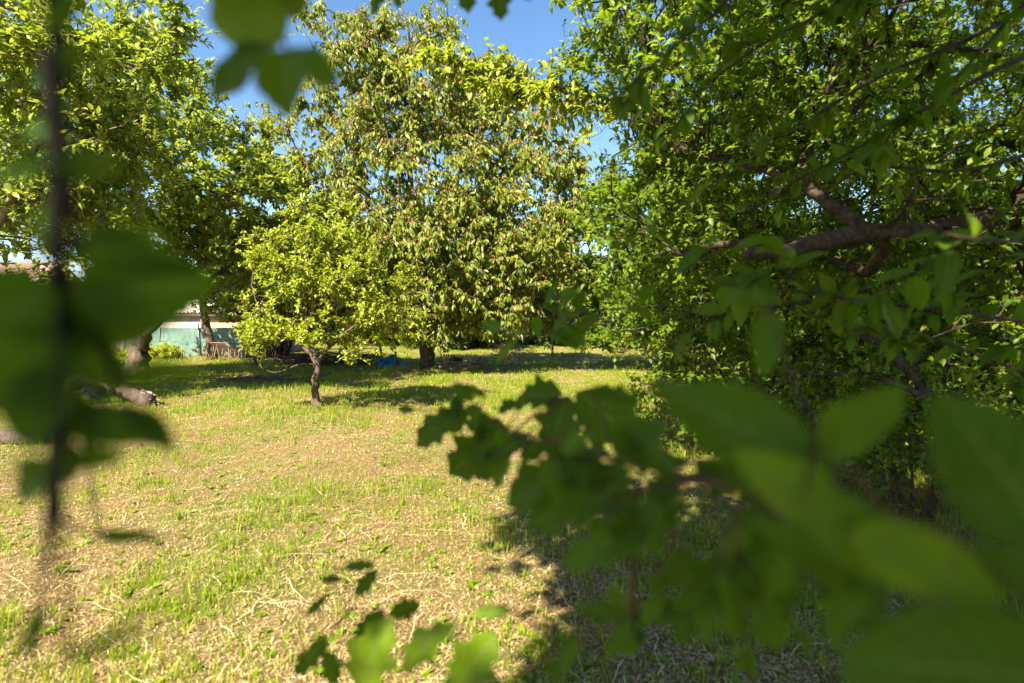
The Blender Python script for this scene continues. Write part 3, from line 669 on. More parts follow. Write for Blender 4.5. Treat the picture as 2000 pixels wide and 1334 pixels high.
# low bramble and sucker growth at the plum's foot
def bush(name, base, r, h, label, n3, L, mat, wood='bark_plum', per=10, cat='bush', group=None, keep=None, stems=9, kind='mid', W=0.55):
    b = g(*base); env = envelope([((b[0], b[1], h * 0.5), (r, r, h * 0.55), 1)], clumps=30, clump_r=r * 0.16, shell=0.3, keep=keep)
    ex = []
    for q in range(stems):
        a = RNG.uniform(0, 6.28); rr = RNG.uniform(0.3, 0.9) * r
        s = b + [math.cos(a) * 0.12 * r, math.sin(a) * 0.12 * r, -0.04]
        ex.append(([s, s + [math.cos(a) * rr * 0.4, math.sin(a) * rr * 0.4, h * 0.5], s + [math.cos(a) * rr, math.sin(a) * rr, h * RNG.uniform(0.6, 0.95)]], 0.012, 0.005))
    return make_tree(name, label, cat, b, ex, env, [(60, 6, 0.006, 0.004, 4), (n3, 5, 0.0035, 0.002, 3)], dict(per=per, L=L, W=W, kind=kind, along=0.4), (M[wood], M[mat]), group=group)
bush('bramble_bush', (2.7, 3.75), 0.75, 0.95, 'low bramble bush with small bright leaves at the foot of the big plum', 420, 0.035, 'leaf_plum', keep=lambda a: a[:, 0] / a[:, 1] > 0.5)
bush('sucker_bush', (2.55, 6.1), 1.0, 1.1, 'leafy sucker bush under the plum, left of its trunk', 650, 0.05, 'leaf_plum', per=9)
bush('sucker_bush', (4.5, 4.9), 1.2, 1.2, 'dark sucker bush behind the plum trunk at the right edge', 800, 0.05, 'leaf_plum')
bush('weed_bush', (-14.6, 22.9), 1.1, 0.5, 'low bright green weed bush at the foot of the green netting', 500, 0.09, 'leaf_small', wood='twig_green')
bush('weed_bush', (-12.6, 16.3), 1.2, 0.6, 'low bright green weed bush left of the old thick trunk', 500, 0.08, 'leaf_small', wood='twig_green')
bush('dry_bush', (0.0, 21.5), 0.9, 0.75, 'small dry twiggy bush right of the chopping block', 500, 0.035, 'straw', wood='bark_light', per=3)
bush('dry_bush', (5.2, 19.5), 1.7, 0.95, 'wide dry twiggy bush at the right side of the far meadow', 1100, 0.04, 'straw', wood='bark_light', per=4)
bush('bramble_bush', (8.0, 17.5), 1.5, 1.1, 'leafy bush beside the wide dry bush', 700, 0.09, 'leaf_plum')

# distant trees closing the view
def far_tree(x, y, h, r, label):
    b = g(x, y)
    env = envelope([((x, y, h * 0.5), (r, r * 0.9, h * 0.5), 1.0), ((x + r * 0.2, y - r * 0.3, h * 0.2), (r * 1.0, r * 0.7, h * 0.22), 0.5)], clumps=90, clump_r=r * 0.12, shell=0.4)
    make_tree('distant_tree', label, 'tree', b, [([b - [0, 0, 0.2], b + [0, 0, h * 0.3], b + [0.1, 0, h * 0.8]], 0.2, 0.06)], env,
        [(40, 6, 0.06, 0.03, 4), (1300, 5, 0.02, 0.01, 3)], dict(per=12, L=0.34, W=0.55, kind='lo', along=0.4, fold=0.3), (M['bark'], M['leaf_far']), group='trees closing the far side of the meadow')
for x, y, h, r, lb_ in [(8.2, 36, 4.8, 3.4, 'distant tree at the far right corner of the meadow'), (-3.6, 34, 5.0, 3.6, 'distant tree seen under the left side of the cherry crown'), (0.9, 40, 4.6, 3.2, 'distant tree at the end of the mown strip, right of the cherry'), (3.0, 41, 9.4, 3.8, 'tallest distant tree, in the gap between the cherry and the plum trees'), (14, 27, 6.0, 4.0, 'distant tree between the round plum and the broad plum'),
                   (-1.5, 42, 5.6, 4.2, 'distant tree straight behind the cherry'), (3.5, 40, 5.2, 4.0, 'distant tree behind the young pale leaved tree'), (10.5, 38, 6.0, 4.4, 'distant tree right of the far meadow end, behind the round plum'),
                   (18, 34, 7.0, 4.8, 'distant tree behind the broad plum at the right'), (27, 34, 7.0, 5.0, 'farthest right of the distant trees'), (-8.5, 40, 5.0, 4.0, 'distant tree behind the bushy tree'), (-19, 46, 6.0, 4.0, 'distant tree behind the shed roof')]:
    far_tree(x, y, h, r, lb_)

# ------------------------------------------------------------------ tree overhead behind the camera: its crown shades the lower right
HOLES = [ P(722, 1280, .72), P(828, 1260, .72), P(925, 1290, .7),  # gaps carved through the crown along sun rays, to light these points
         P(560, 60, .35), P(1820, 430, 1.0), P(1080, 1010, .65), P(1380, 870, .55)]
def keep_over(a):
    x, y, z = a[:, 0], a[:, 1], a[:, 2]
    out = (z - CAM_H > 0.62 * np.maximum(y, 0) + 0.25) | (y < 0.0)
    # shadow footprint on the ground
    k = z / math.tan(SUN_EL); sx = x + k * 0.46; sy = y + k * 0.89
    edge = np.interp(sy, [0, 2, 3, 5.3, 6.6, 8.5, 12], [0.15, -0.05, -0.25, 0.35, 1.5, 3.0, 5.0]) + 0.25 * np.sin(3 * sy) + RNG.exponential(0.6, len(a))
    hole = np.zeros(len(a), bool)
    for h_ in HOLES:
        v = a - h_; t_ = v @ SUN_DIR; hole |= (np.linalg.norm(v - t_[:, None] * SUN_DIR, axis=1) < (0.12 if h_[1] > 0.4 else 0.09))
    far = (sx > 3.2) | (sy > 6.5)
    return out & (sx > edge) & (z > 1.7) & (~hole | (RNG.random(len(a)) < 0.06)) & (~far | (RNG.random(len(a)) < 0.05))
b = g(2.3, -2.6)
env = envelope([((1.0, -1.8, 4.0), (3.9, 3.2, 2.2), 1.0), ((3.0, -0.2, 4.6), (3.2, 2.8, 1.9), 0.6), ((0.2, -1.6, 2.9), (1.6, 1.4, 1.0), 0.12)], clumps=170, clump_r=0.28, shell=0.1, keep=keep_over)
over, olast = make_tree('shade_tree', 'spreading tree over the camera whose leafy sprays hang in at the top of the picture', 'tree', b,
    [([b - [0, 0, 0.1], b + [0, 0, 1.4], b + [-0.1, 0.1, 2.4]], 0.16, 0.12), ([b + [-0.1, 0.1, 2.3], b + [-1.0, 0.6, 3.3], b + [-2.2, 1.4, 4.2]], 0.08, 0.03), ([b + [-0.1, 0.1, 2.3], b + [0.3, 1.2, 3.6], b + [0.6, 2.2, 4.8]], 0.08, 0.03),
     ([b + [-0.1, 0.1, 2.3], b + [-0.8, -0.4, 3.6], b + [-1.6, -0.8, 4.9]], 0.08, 0.03), ([b + [-0.1, 0.1, 2.3], b + [0.9, -0.2, 3.6], b + [1.8, 0, 4.6]], 0.08, 0.03)],
    env, [(50, 7, 0.03, 0.014, 5), (300, 6, 0.012, 0.006, 4), (4300, 5, 0.005, 0.003, 3)],
    dict(per=12, L=0.095, W=0.55, kind='mid', along=0.4), (M['bark_plum'], M['leaf_plum']))

# ------------------------------------------------------------------ foreground sprays
def spray(name, parent, stems, lv, auto=None, kind='lobed', stem_mat='twig_red', label=None, matname='leaf_near', face=0.9):
    """stems: (points, r0, r1); lv: (base px, py, tip px, py, depth base, depth tip, width ratio, hue)"""
    ch = []
    for pts, r0, r1 in stems:
        m = max(10, len(pts) * 6); p = smooth_path(pts, m); ch.append(tubes(p[None], np.linspace(r0, r1, m)[None], 7, mat=1, rough=0.05))
    st = [smooth_path(s[0], 80) for s in stems]
    allst = np.concatenate(st) if st else None
    pos = []; D = []; Nn = []; Ln = []; Wd = []; R = []; pet = []
    for (bx, by, tx, ty, d0, d1, wr, hue) in lv:
        a = P(bx, by, d0); e = P(tx, ty, d1); v = e - a; l = np.linalg.norm(v)
        pos.append(a); D.append(v); Ln.append(l); Wd.append(wr); R.append(hue)
        Nn.append(nrmz(np.array([0, 0, CAM_H]) - a) * face + rsph(1)[0] * 0.4 + np.array([0, 0, 0.25]))
        if allst is not None:
            q = allst[np.argmin(np.linalg.norm(allst - a, axis=1))]
            mid = (q + a) / 2 + np.array([0, 0, 0.004]); pet.append(smooth_path([q, mid, a + v * 0.05], 6))
    if pos:
        ch.append(leaves(pos, D, Nn, Ln, Wd, kind, 0.35, 0.16, R, 0, wave=0.10, fwd=0.35 if kind == 'lobed' else 0.0))
    if pet:
        pe = np.array(pet); ch.append(tubes(pe, np.full(pe.shape[:2], 0.0011), 5, mat=1, cap=False))
    if auto:
        for (path, n, L, W, spr) in auto:
            pp = smooth_path(path, 40)[None]
            ch.append(foliage(pp, n, L, W, 'full', along=0.45, spread=0.9, bias=(0, -0.1, 0.0), u0=0.02, fold=0.35, droop=0.2, jit=0.35))
    o = build(name, ch, [M[matname], M[stem_mat]], parent)
    if label: o['label'] = label
    return o

# shoot hanging down the left edge, a hand's breadth from the lens
LK = 0.74
stem = [np.array([-0.5, -0.9, 3.1]), np.array([-0.33, -0.2, 2.5]), np.array([-0.24, 0.2, 1.9]), P(92, -60, LK * 0.36), P(94, 120, LK * 0.35), P(110, 300, LK * 0.34), P(112, 500, LK * 0.33), P(128, 700, LK * 0.33), P(114, 900, LK * 0.33), P(100, 1040, LK * 0.32), P(80, 1180, LK * 0.3), P(66, 1300, LK * 0.29)]
pr_ = smooth_path(stem, 120)
sh = build('hanging_shoot', [tubes(pr_[None], np.interp(np.linspace(0, 1, 120), [0, 0.72, 0.84, 1], [0.004, 0.0022, 0.0013, 0.0006])[None], 8, rough=0.05)], [M['stem_dark']], over)
sh['label'] = 'dark blurred shoot hanging down the left edge'
spray('foliage', sh, [([P(116, 500, LK * 0.33), P(150, 480, LK * 0.33)], 0.001, 0.001)], [  # leaf tones kept low so the shoot looks shaded
    (128, 482, 392, 514, 0.244, 0.266, 0.47, 0.11), (135, 590, 427, 545, 0.237, 0.274, 0.65, 0.36), (130, 545, 260, 648, 0.244, 0.266, 0.67, 0.26),
    (125, 640, 244, 770, 0.244, 0.259, 0.62, 0.21), (215, 742, 406, 710, 0.252, 0.281, 0.34, 0.31), (130, 815, 336, 848, 0.244, 0.266, 0.50, 0.14), (250, 790, 343, 887, 0.259, 0.274, 0.45, 0.16),
    (108, 560, -63, 646, 0.237, 0.222, 1.05, 0.31), (108, 640, -30, 813, 0.237, 0.222, 0.78, 0.28), (112, 720, 23, 873, 0.237, 0.229, 0.78, 0.26),
    (110, 905, -7, 984, 0.244, 0.252, 0.49, 0.31), (120, 860, 144, 952, 0.244, 0.252, 0.56, 0.18), (106, 335, 242, 317, 0.244, 0.266, 0.44, 0.06), (100, 320, -40, 342, 0.244, 0.237, 0.35, 0.16),
    (188, 1048, 322, 1046, 0.37, 0.385, 0.28, 0.06), (120, 1295, 298, 1209, 0.2, 0.222, 0.19, 0.21), (85, 1180, 36, 1299, 0.244, 0.252, 0.22, 0.26), (110, 700, 164, 614, 0.244, 0.252, 0.67, 0.21),
    (100, 60, 154, -26, 0.259, 0.266, 0.35, 0.11), (95, 180, 57, 115, 0.266, 0.274, 0.35, 0.11), (102, 230, 143, 187, 0.266, 0.274, 0.35, 0.16),
    (140, 660, 330, 622, 0.25, 0.27, 0.5, 0.17), (110, 730, 70, 890, 0.25, 0.25, 0.6, 0.10), (90, 590, -40, 560, 0.25, 0.24, 0.5, 0.15), (135, 900, 250, 890, 0.25, 0.26, 0.45, 0.07), (104, 140, 170, 90, 0.26, 0.27, 0.4, 0.05), (96, 270, 40, 230, 0.26, 0.27, 0.4, 0.05),
    (150, 470, 330, 455, 0.25, 0.27, 0.3, 0.11), (60, 520, 10, 600, 0.25, 0.25, 0.6, 0.16), (130, 600, 60, 720, 0.25, 0.25, 0.6, 0.16), (70, 700, -30, 760, 0.25, 0.24, 0.6, 0.31), (125, 760, 190, 880, 0.25, 0.25, 0.5, 0.21), (125, 840, 300, 800, 0.26, 0.27, 0.4, 0.26),
    (110, 600, 200, 560, 0.25, 0.26, 0.6, 0.31), (120, 500, 60, 440, 0.25, 0.25, 0.4, 0.21), (100, 400, 60, 470, 0.26, 0.26, 0.35, 0.11)],
    kind='full', stem_mat='stem_dark')
spray('side_twig', sh, [([P(104, 1010, LK * 0.34), P(150, 1030, LK * 0.42), P(190, 1048, LK * 0.5)], 0.0014, 0.0008)], [], stem_mat='bark_plum')

# top sprays hanging from the tree overhead
o1 = spray('hanging_twig', over, [([P(430, -260, 0.55), P(500, -120, 0.42), P(535, -30, 0.36), P(552, 60, 0.35), P(562, 110, 0.35)], 0.0018, 0.001)], [
    (566, 18, 385, 52, 0.34, 0.36, 0.62, 0.95), (520, 92, 395, 190, 0.35, 0.37, 0.42, 0.1), (560, 96, 562, 228, 0.35, 0.34, 0.80, 0.45), (580, 110, 672, 158, 0.35, 0.37, 0.75, 0.35), (548, 30, 600, -30, 0.35, 0.36, 0.6, 0.5), (545, 20, 470, -40, 0.35, 0.36, 0.5, 0.2)],
    label='large blurred leaves hanging at the top left', kind='full')
o2 = spray('hanging_twig', over, [([P(700, -300, 1.2), P(820, -120, 1.0), P(940, -50, 0.9), P(980, -12, 0.85)], 0.0016, 0.001)], [
    (738, -40, 733, 26, 0.9, 0.9, 0.5, 0.2), (770, -38, 780, 14, 0.9, 0.9, 0.5, 0.3), (850, -50, 866, 4, 0.9, 0.9, 0.6, 0.2), (898, -50, 918, 18, 0.85, 0.85, 0.8, 0.2), (975, -30, 978, 38, 0.8, 0.8, 0.75, 0.15), (1010, -40, 1035, -2, 0.8, 0.8, 0.7, 0.2)],
    label='dark leaf tips hanging at the top centre')

# the shrub at the lower right, lobed leaves on reddish twigs
sb = g(0.62, 0.28)
hw = thing('hawthorn_shrub', sb, 'shrub with lobed dark leaves reaching across the lower right, blurred close to the lens', 'shrub')
S1 = [sb - [0, 0, 0.03], sb + [0.02, 0, 0.5], P(2100, 1290, 0.330), P(1860, 1170, 0.342), P(1660, 1050, 0.357), P(1500, 970, 0.390), P(1340, 930, 0.456), P(1210, 900, 0.546), P(1110, 862, 0.680), P(1000, 845, 0.828), P(900, 805, 0.920), P(800, 800, 0.966), P(690, 790, 1.012)]
S2 = [P(1500, 970, 0.5), P(1440, 1080, 0.55), P(1370, 1160, 0.6), P(1240, 1200, 0.65), P(1060, 1290, 0.7), P(960, 1340, 0.72), P(850, 1300, 0.75), P(760, 1210, 0.8), P(680, 1180, 0.85), P(640, 1120, 0.9)]
S3 = [P(1860, 1170, 0.36), P(1700, 960, 0.34), P(1600, 850, 0.33), P(1540, 720, 0.36), P(1500, 600, 0.4)]
m1 = smooth_path(S1, 120)
build('stem', [tubes(m1[None], np.linspace(0.0045, 0.0007, 120)[None], 8, rough=0.05),
               tubes(smooth_path(S2, 60)[None], np.linspace(0.0013, 0.0006, 60)[None], 7), tubes(smooth_path(S3, 40)[None], np.linspace(0.0013, 0.0008, 40)[None], 7)], [M['twig_red']], hw)
A = lambda *s: [([*s[0]], 0.0012, 0.0006)]
spray('near_foliage', hw, A(S3), [  # some leaves set paler, painting sun dapples into their colour
    (1590, 905, 1275, 748, 0.31, 0.34, 0.48, 0.4), (1560, 880, 1400, 770, 0.33, 0.35, 0.5, 0.7), (1605, 905, 1765, 735, 0.31, 0.33, 0.42, 0.95), (1640, 1010, 1430, 880, 0.28, 0.30, 0.50, 1.0), (2060, 1060, 1850, 760, 0.24, 0.26, 0.75, 0.25),
    (1650, 1040, 1990, 1170, 0.26, 0.24, 0.42, 1.0), (1560, 960, 1850, 1180, 0.27, 0.25, 0.4, 0.6), (2080, 1330, 1660, 1290, 0.22, 0.24, 0.7, 0.3), (1700, 1150, 1480, 1010, 0.3, 0.33, 0.45, 0.5), (2100, 1190, 1900, 1060, 0.24, 0.26, 0.6, 0.3),
    (1500, 610, 1495, 735, 0.39, 0.38, 0.5, 0.4), (1505, 600, 1420, 560, 0.4, 0.42, 0.5, 0.3), (1830, 1240, 1640, 1330, 0.28, 0.3, 0.6, 0.3)], kind='full', label='largest and most blurred leaves of the shrub')
mid = [(1110, 772, 1068, 872, 0.874, 0.846, 0.95, .1), (1125, 765, 1262, 872, 0.828, 0.791, 0.80, .35), (1100, 770, 1012, 772, 0.874, 0.902, 0.80, .1), (898, 800, 802, 868, 0.920, 0.920, 0.60, .1), (895, 800, 858, 836, 0.920, 0.920, 0.80, .2), (985, 842, 872, 932, 0.846, 0.846, 0.75, .15), (995, 838, 905, 826, 0.846, 0.874, 0.50, .1),
       (1035, 850, 940, 905, 0.810, 0.828, 0.50, .15), (1180, 892, 1054, 945, 0.562, 0.585, 0.65, .2), (1130, 905, 966, 988, 0.546, 0.585, 0.51, 0.2), (1200, 910, 1027, 1036, 0.515, 0.546, 0.51, 0.15), (1320, 940, 1255, 854, 0.452, 0.468, 0.595, 0.2), (1260, 930, 1202, 829, 0.484, 0.515, 0.595, 0.2),
       (1330, 960, 1186, 1082, 0.437, 0.468, 0.51, 0.2), (1440, 1080, 1339, 1188, 0.406, 0.429, 0.51, 0.15), (1300, 1010, 1084, 1104, 0.452, 0.484, 0.357, 0.5), (1480, 980, 1408, 894, 0.39, 0.406, 0.51, 0.3), (1240, 1205, 1125, 1187, 0.499, 0.515, 0.425, 0.2), (1230, 1210, 1187, 1289, 0.499, 0.499, 0.51, 0.25), (1130, 1250, 1087, 1315, 0.515, 0.53, 0.51, 0.3), (1500, 1000, 1543, 1122, 0.374, 0.367, 0.51, 0.2), (1560, 1040, 1488, 1177, 0.343, 0.359, 0.51, 0.3), (1400, 1110, 1472, 1268, 0.39, 0.39, 0.425, 0.2),
       (1700, 1130, 1599, 1267, 0.296, 0.312, 0.51, 0.3), (1200, 895, 1294, 819, 0.515, 0.484, 0.51, 0.2), (1050, 860, 1108, 903, 0.736, 0.718, 0.51, 0.2), (700, 790, 684, 803, 1.012, 1.012, 0.255, 0.1), (810, 800, 775, 800, 0.966, 0.966, 0.595, 0.5), (950, 775, 900, 750, 0.92, 0.92, 0.34, 0.3),
       (1150, 760, 1258, 782, 0.546, 0.53, 0.425, 0.2)]
spray('middle_foliage', hw, A(S1[5:]), mid, label='lobed dark leaves on the reddish twig')
lowc = [(700, 1345, 752, 1215, .72, .72, .8, .95), (785, 1312, 872, 1212, .72, .72, .55, .8), (885, 1345, 965, 1240, .7, .7, .8, .85), (745, 1188, 700, 1262, .8, .8, .7, .1), (760, 1200, 822, 1180, .8, .82, .7, .1), (738, 1112, 688, 1168, .9, .9, .45, .1), (672, 1108, 732, 1102, .9, .9, .4, .1), (668, 1132, 624, 1130, .9, .9, .45, .1),  # the sun-lit leaves also get a brighter base colour, adding to the sun
        (640, 1162, 598, 1202, .9, .9, .35, .1), (640, 1240, 570, 1330, .8, .8, .4, .15), (632, 1270, 660, 1340, .8, .8, .6, .2), (1000, 1190, 920, 1200, .66, .66, .4, .7), (930, 1330, 860, 1345, .7, .7, .8, .3)]
spray('low_foliage', hw, A(S2[3:]), lowc, label='lower tip of the shrub with three sun-lit leaves')

xs = []
for q in range(30):
    k = RNG.integers(46, 104); a = m1[k]; e = a + nrmz(rsph(1)[0] * [1, 0.6, 1] + [0.0, 0.2, -0.5]) * RNG.uniform(0.03, 0.13)
    xs.append(smooth_path([a, (a + e) / 2 + RNG.normal(0, 0.006, 3), e], 6))
for q in range(20):
    a = smooth_path(S2, 60)[RNG.integers(2, 33)]; e = a + nrmz(rsph(1)[0] * [1, 0.6, 1] + [0, 0.2, -0.4]) * RNG.uniform(0.03, 0.13)
    xs.append(smooth_path([a, (a + e) / 2 + RNG.normal(0, 0.006, 3), e], 6))
xs = np.array(xs)
def front(paths, per, L, W):
    n, m, _ = paths.shape; N = int(n * per); k = RNG.integers(0, n, N); i = RNG.integers(1, m, N)
    pos = paths[k, i]; D = nrmz(rsph(N) * [1, 0.5, 1] + [0.0, 0.0, -0.45]); Nn = nrmz(np.array([0, 0, CAM_H]) - pos) + [0, 0, 0.4] + rsph(N) * 0.6
    return leaves(pos + D * 0.004, D, Nn, L * RNG.uniform(0.6, 1.25, N), W * RNG.uniform(0.8, 1.25, N), 'lobed', 0.4, 0.25, RNG.random(N) ** 2.2 * 0.8, 0, wave=0.1, fwd=0.35)
build('fine_foliage', [tubes(xs, np.full(xs.shape[:2], 0.0009), 4, mat=1, cap=False), front(xs, 3.2, 0.038, 0.66)], [M['leaf_near'], M['twig_red']], hw)

# near twigs of the plum crossing at the right, one to two metres away
def near_branch(pts, r0, n, L, label, W=0.5):
    sp = [([*pts], r0, 0.0012)]
    main = smooth_path(pts, 60); subs = []
    for q in range(max(4, n // 8)):
        k = RNG.integers(4, 58); a = main[k]; tn = nrmz(main[k + 1] - main[k]); e = a + (tn * 0.5 + rsph(1)[0] * 0.8) * RNG.uniform(0.06, 0.2)
        subs.append(smooth_path([a, (a + e) / 2 + RNG.normal(0, 0.01, 3), e], 6))
    subs = np.array(subs); c = [tubes(main[None], np.linspace(r0, 0.0012, 60)[None], 7, mat=1, rough=0.05), tubes(subs, np.full(subs.shape[:2], 0.0011), 4, mat=1, cap=False)]
    c.append(foliage(subs, n / len(subs) * 0.7, L, W, 'hi' if L < 0.05 else 'full', along=0.5, spread=0.9, bias=(0, 0, -0.1)))
    c.append(foliage(main[None], n * 0.3, L, W, 'full', along=0.5, spread=0.9))
    o = build('twig', c, [M['leaf_near'], M['bark_plum']], plum); o['label'] = label
near_branch([P(2120, 650, 2.0), P(1880, 610, 1.5), P(1700, 590, 1.25), P(1560, 570, 1.15), P(1430, 560, 1.1), P(1350, 520, 1.1)], 0.006, 70, 0.058, 'leafy twig crossing below the sawn-off limb')
near_branch([P(2120, 480, 1.3), P(1950, 470, 1.0), P(1860, 460, 0.95), P(1780, 430, 0.95)], 0.005, 34, 0.062, 'twig with large leaves at the right edge by the limb')
near_branch([P(2080, 760, 1.6), P(1900, 690, 1.4), P(1760, 650, 1.4), P(1640, 660, 1.45)], 0.005, 60, 0.055, 'leafy twig above the big blurred leaf at the right edge')
near_branch([P(2150, -120, 2.0), P(1960, 40, 1.8), P(1700, 160, 1.8), P(1500, 290, 2.0), P(1330, 400, 2.3), P(1230, 470, 2.5)], 0.009, 60, 0.06, 'long straight twig slanting down to the left')
near_branch([P(2150, 60, 1.9), P(1960, 130, 1.7), P(1760, 240, 1.8), P(1600, 330, 1.9), P(1420, 420, 2.2)], 0.009, 50, 0.06, 'second long twig slanting down below the first')
near_branch([P(1750, -150, 1.6), P(1640, 0, 1.6), P(1500, 80, 1.6), P(1380, 170, 1.7), P(1290, 290, 1.8)], 0.006, 80, 0.06, 'blurred leafy twig hanging from the top, right of the sky gap')
near_branch([P(1500, -150, 1.3), P(1420, 0, 1.3), P(1340, 70, 1.35), P(1250, 150, 1.5), P(1190, 200, 1.6)], 0.005, 60, 0.055, 'dark leafy twig hanging beside the sky gap')
near_branch([P(2100, -100, 1.2), P(1950, 60, 1.2), P(1820, 200, 1.3), P(1720, 260, 1.4)], 0.005, 40, 0.06, 'leafy twig hanging in the upper right corner')
near_branch([P(1700, 560, 1.6), P(1500, 600, 1.4), P(1300, 600, 1.25), P(1150, 610, 1.15), P(1080, 660, 1.1)], 0.004, 26, 0.062, 'twig with broad blurred leaves over the far meadow')
near_branch([P(2150, 250, 2.4), P(1900, 330, 2.2), P(1700, 330, 2.3), P(1500, 400, 2.5), P(1350, 430, 2.7)], 0.009, 26, 0.055, 'leafy twig through the middle of the crown')

# ------------------------------------------------------------------ built things and clutter
def box(c, s, rot=0.0, mat=0, rnd=0.5, tilt=None):
    x, y, z = s[0] / 2, s[1] / 2, s[2] / 2
    V = np.array([(-x, -y, -z), (x, -y, -z), (x, y, -z), (-x, y, -z), (-x, -y, z), (x, -y, z), (x, y, z), (-x, y, z)])
    if tilt is not None:
        a = tilt; R = np.array([[1, 0, 0], [0, math.cos(a), -math.sin(a)], [0, math.sin(a), math.cos(a)]]); V = V @ R.T
    R = np.array([[math.cos(rot), -math.sin(rot), 0], [math.sin(rot), math.cos(rot), 0], [0, 0, 1]]); V = V @ R.T + np.asarray(c)
    F = np.array([(0, 3, 2, 1), (4, 5, 6, 7), (0, 1, 5, 4), (1, 2, 6, 5), (2, 3, 7, 6), (3, 0, 4, 7)])
    return (V, [F], rnd, None, mat)

M['plaster'] = simple_mat('plaster', (0.24, 0.22, 0.20), (0.40, 0.37, 0.33), scale=3, bump=0.2)
M['roof'] = simple_mat('fibre_roof', (0.36, 0.30, 0.28), (0.58, 0.52, 0.49), scale=5, bump=0.2)
M['tiles'] = simple_mat('roof_tiles', (0.26, 0.17, 0.14), (0.36, 0.25, 0.21), scale=6, bump=0.3)
M['wood'] = simple_mat('old_wood', (0.10, 0.08, 0.065), (0.30, 0.25, 0.20), scale=10, stretch=(1, 1, 0.2), bump=0.6)
M['wood_dark'] = simple_mat('dark_wood', (0.03, 0.02, 0.02), (0.11, 0.075, 0.065), scale=14, stretch=(3, 3, 0.4), bump=0.6)
M['rust'] = simple_mat('rust', (0.13, 0.06, 0.035), (0.26, 0.15, 0.10), scale=20, bump=0.2)
M['metal'] = simple_mat('grey_metal', (0.12, 0.14, 0.14), (0.2, 0.22, 0.22), scale=20, bump=0.1, metal=0.5, rough=0.5)
M['tarp'] = simple_mat('blue_tarp', (0.01, 0.10, 0.32), (0.03, 0.22, 0.52), scale=6, bump=0.3, rough=0.4)
M['net'] = simple_mat('green_net', (0.075, 0.15, 0.13), (0.14, 0.23, 0.205), scale=5, bump=0.1, rough=0.7)
M['fungus'] = simple_mat('fungus', (0.5, 0.22, 0.03), (0.6, 0.32, 0.05), scale=20, bump=0.2)
def brick_mat():
    m, N, L = nodes_of('brick_wall')
    tc = N.new('ShaderNodeTexCoord'); mp = N.new('ShaderNodeMapping'); mp.inputs['Rotation'].default_value = (math.radians(90), 0, 0)
    L.new(tc.outputs['Object'], mp.inputs['Vector'])
    br = N.new('ShaderNodeTexBrick'); br.inputs['Scale'].default_value = 1.0; br.inputs['Brick Width'].default_value = 0.25; br.inputs['Row Height'].default_value = 0.08
    br.inputs['Mortar Size'].default_value = 0.012; br.inputs['Color1'].default_value = (0.36, 0.16, 0.09, 1); br.inputs['Color2'].default_value = (0.48, 0.27, 0.17, 1); br.inputs['Mortar'].default_value = (0.42, 0.37, 0.32, 1)
    L.new(mp.outputs[0], br.inputs['Vector'])
    pb = N.new('ShaderNodeBsdfPrincipled'); pb.inputs['Roughness'].default_value = 0.9; L.new(br.outputs['Color'], pb.inputs['Base Color'])
    o = N.new('ShaderNodeOutputMaterial'); L.new(pb.outputs[0], o.inputs['Surface']); return m
M['brick'] = brick_mat()

def corrugated(x0, x1, y0, y1, z0, z1, pitch=0.18, amp=0.03, thick=0.02):
    n = int((x1 - x0) / pitch * 8) + 1; x = np.linspace(x0, x1, n); dz = amp * np.sin(2 * math.pi * x / pitch)
    V = []
    for t in (0, thick):
        V.append(np.stack([x, np.full(n, y0), z0 + dz - t], -1)); V.append(np.stack([x, np.full(n, y1), z1 + dz - t], -1))
    V = np.concatenate(V); i = np.arange(n - 1)
    top = np.stack([i, i + 1, i + 1 + n, i + n], -1); bot = np.stack([i + 2 * n, i + 3 * n, i + 1 + 3 * n, i + 1 + 2 * n], -1)
    fr = np.stack([i, i + 2 * n, i + 1 + 2 * n, i + 1], -1)
    return (V, [top, bot, fr], 0.5, None, 0)

# shed behind the green netting
sx0, sx1, sy = -17.2, -11.3, 27.2
sh_ = thing('shed', (-14.2, 28.6, 0), 'low shed with corrugated grey roof and white and brick walls behind the green netting', 'shed')
o = build('wall', [box((-15.9, sy, 0.95), (2.6, 0.2, 2.1)), box((-17.1, 28.8, 0.95), (0.2, 3.0, 2.1))], [M['plaster']], sh_, False); o['label'] = 'white plastered wall'
o = build('wall', [box((-12.95, sy + 0.02, 0.95), (3.3, 0.2, 2.1)), box((-11.4, 28.8, 0.95), (0.2, 3.0, 2.1)), box((-14.3, 30.4, 1.4), (6, 0.2, 3.0))], [M['brick']], sh_, False); o['label'] = 'brick wall'
build('roof', [corrugated(sx0 - 0.3, sx1 + 0.4, 26.8, 30.8, 1.98, 3.05)], [M['roof']], sh_)
build('eaves_board', [box((-14.2, 26.86, 1.86), (6.4, 0.04, 0.13))], [M['wood_dark']], sh_, False)
build('drainpipe', [tubes(np.array([[(-14.75, 27.02, 0.0), (-14.75, 27.02, 1.0), (-14.75, 27.02, 1.95)]]), np.full((1, 3), 0.04), 8)], [M['rust']], sh_)
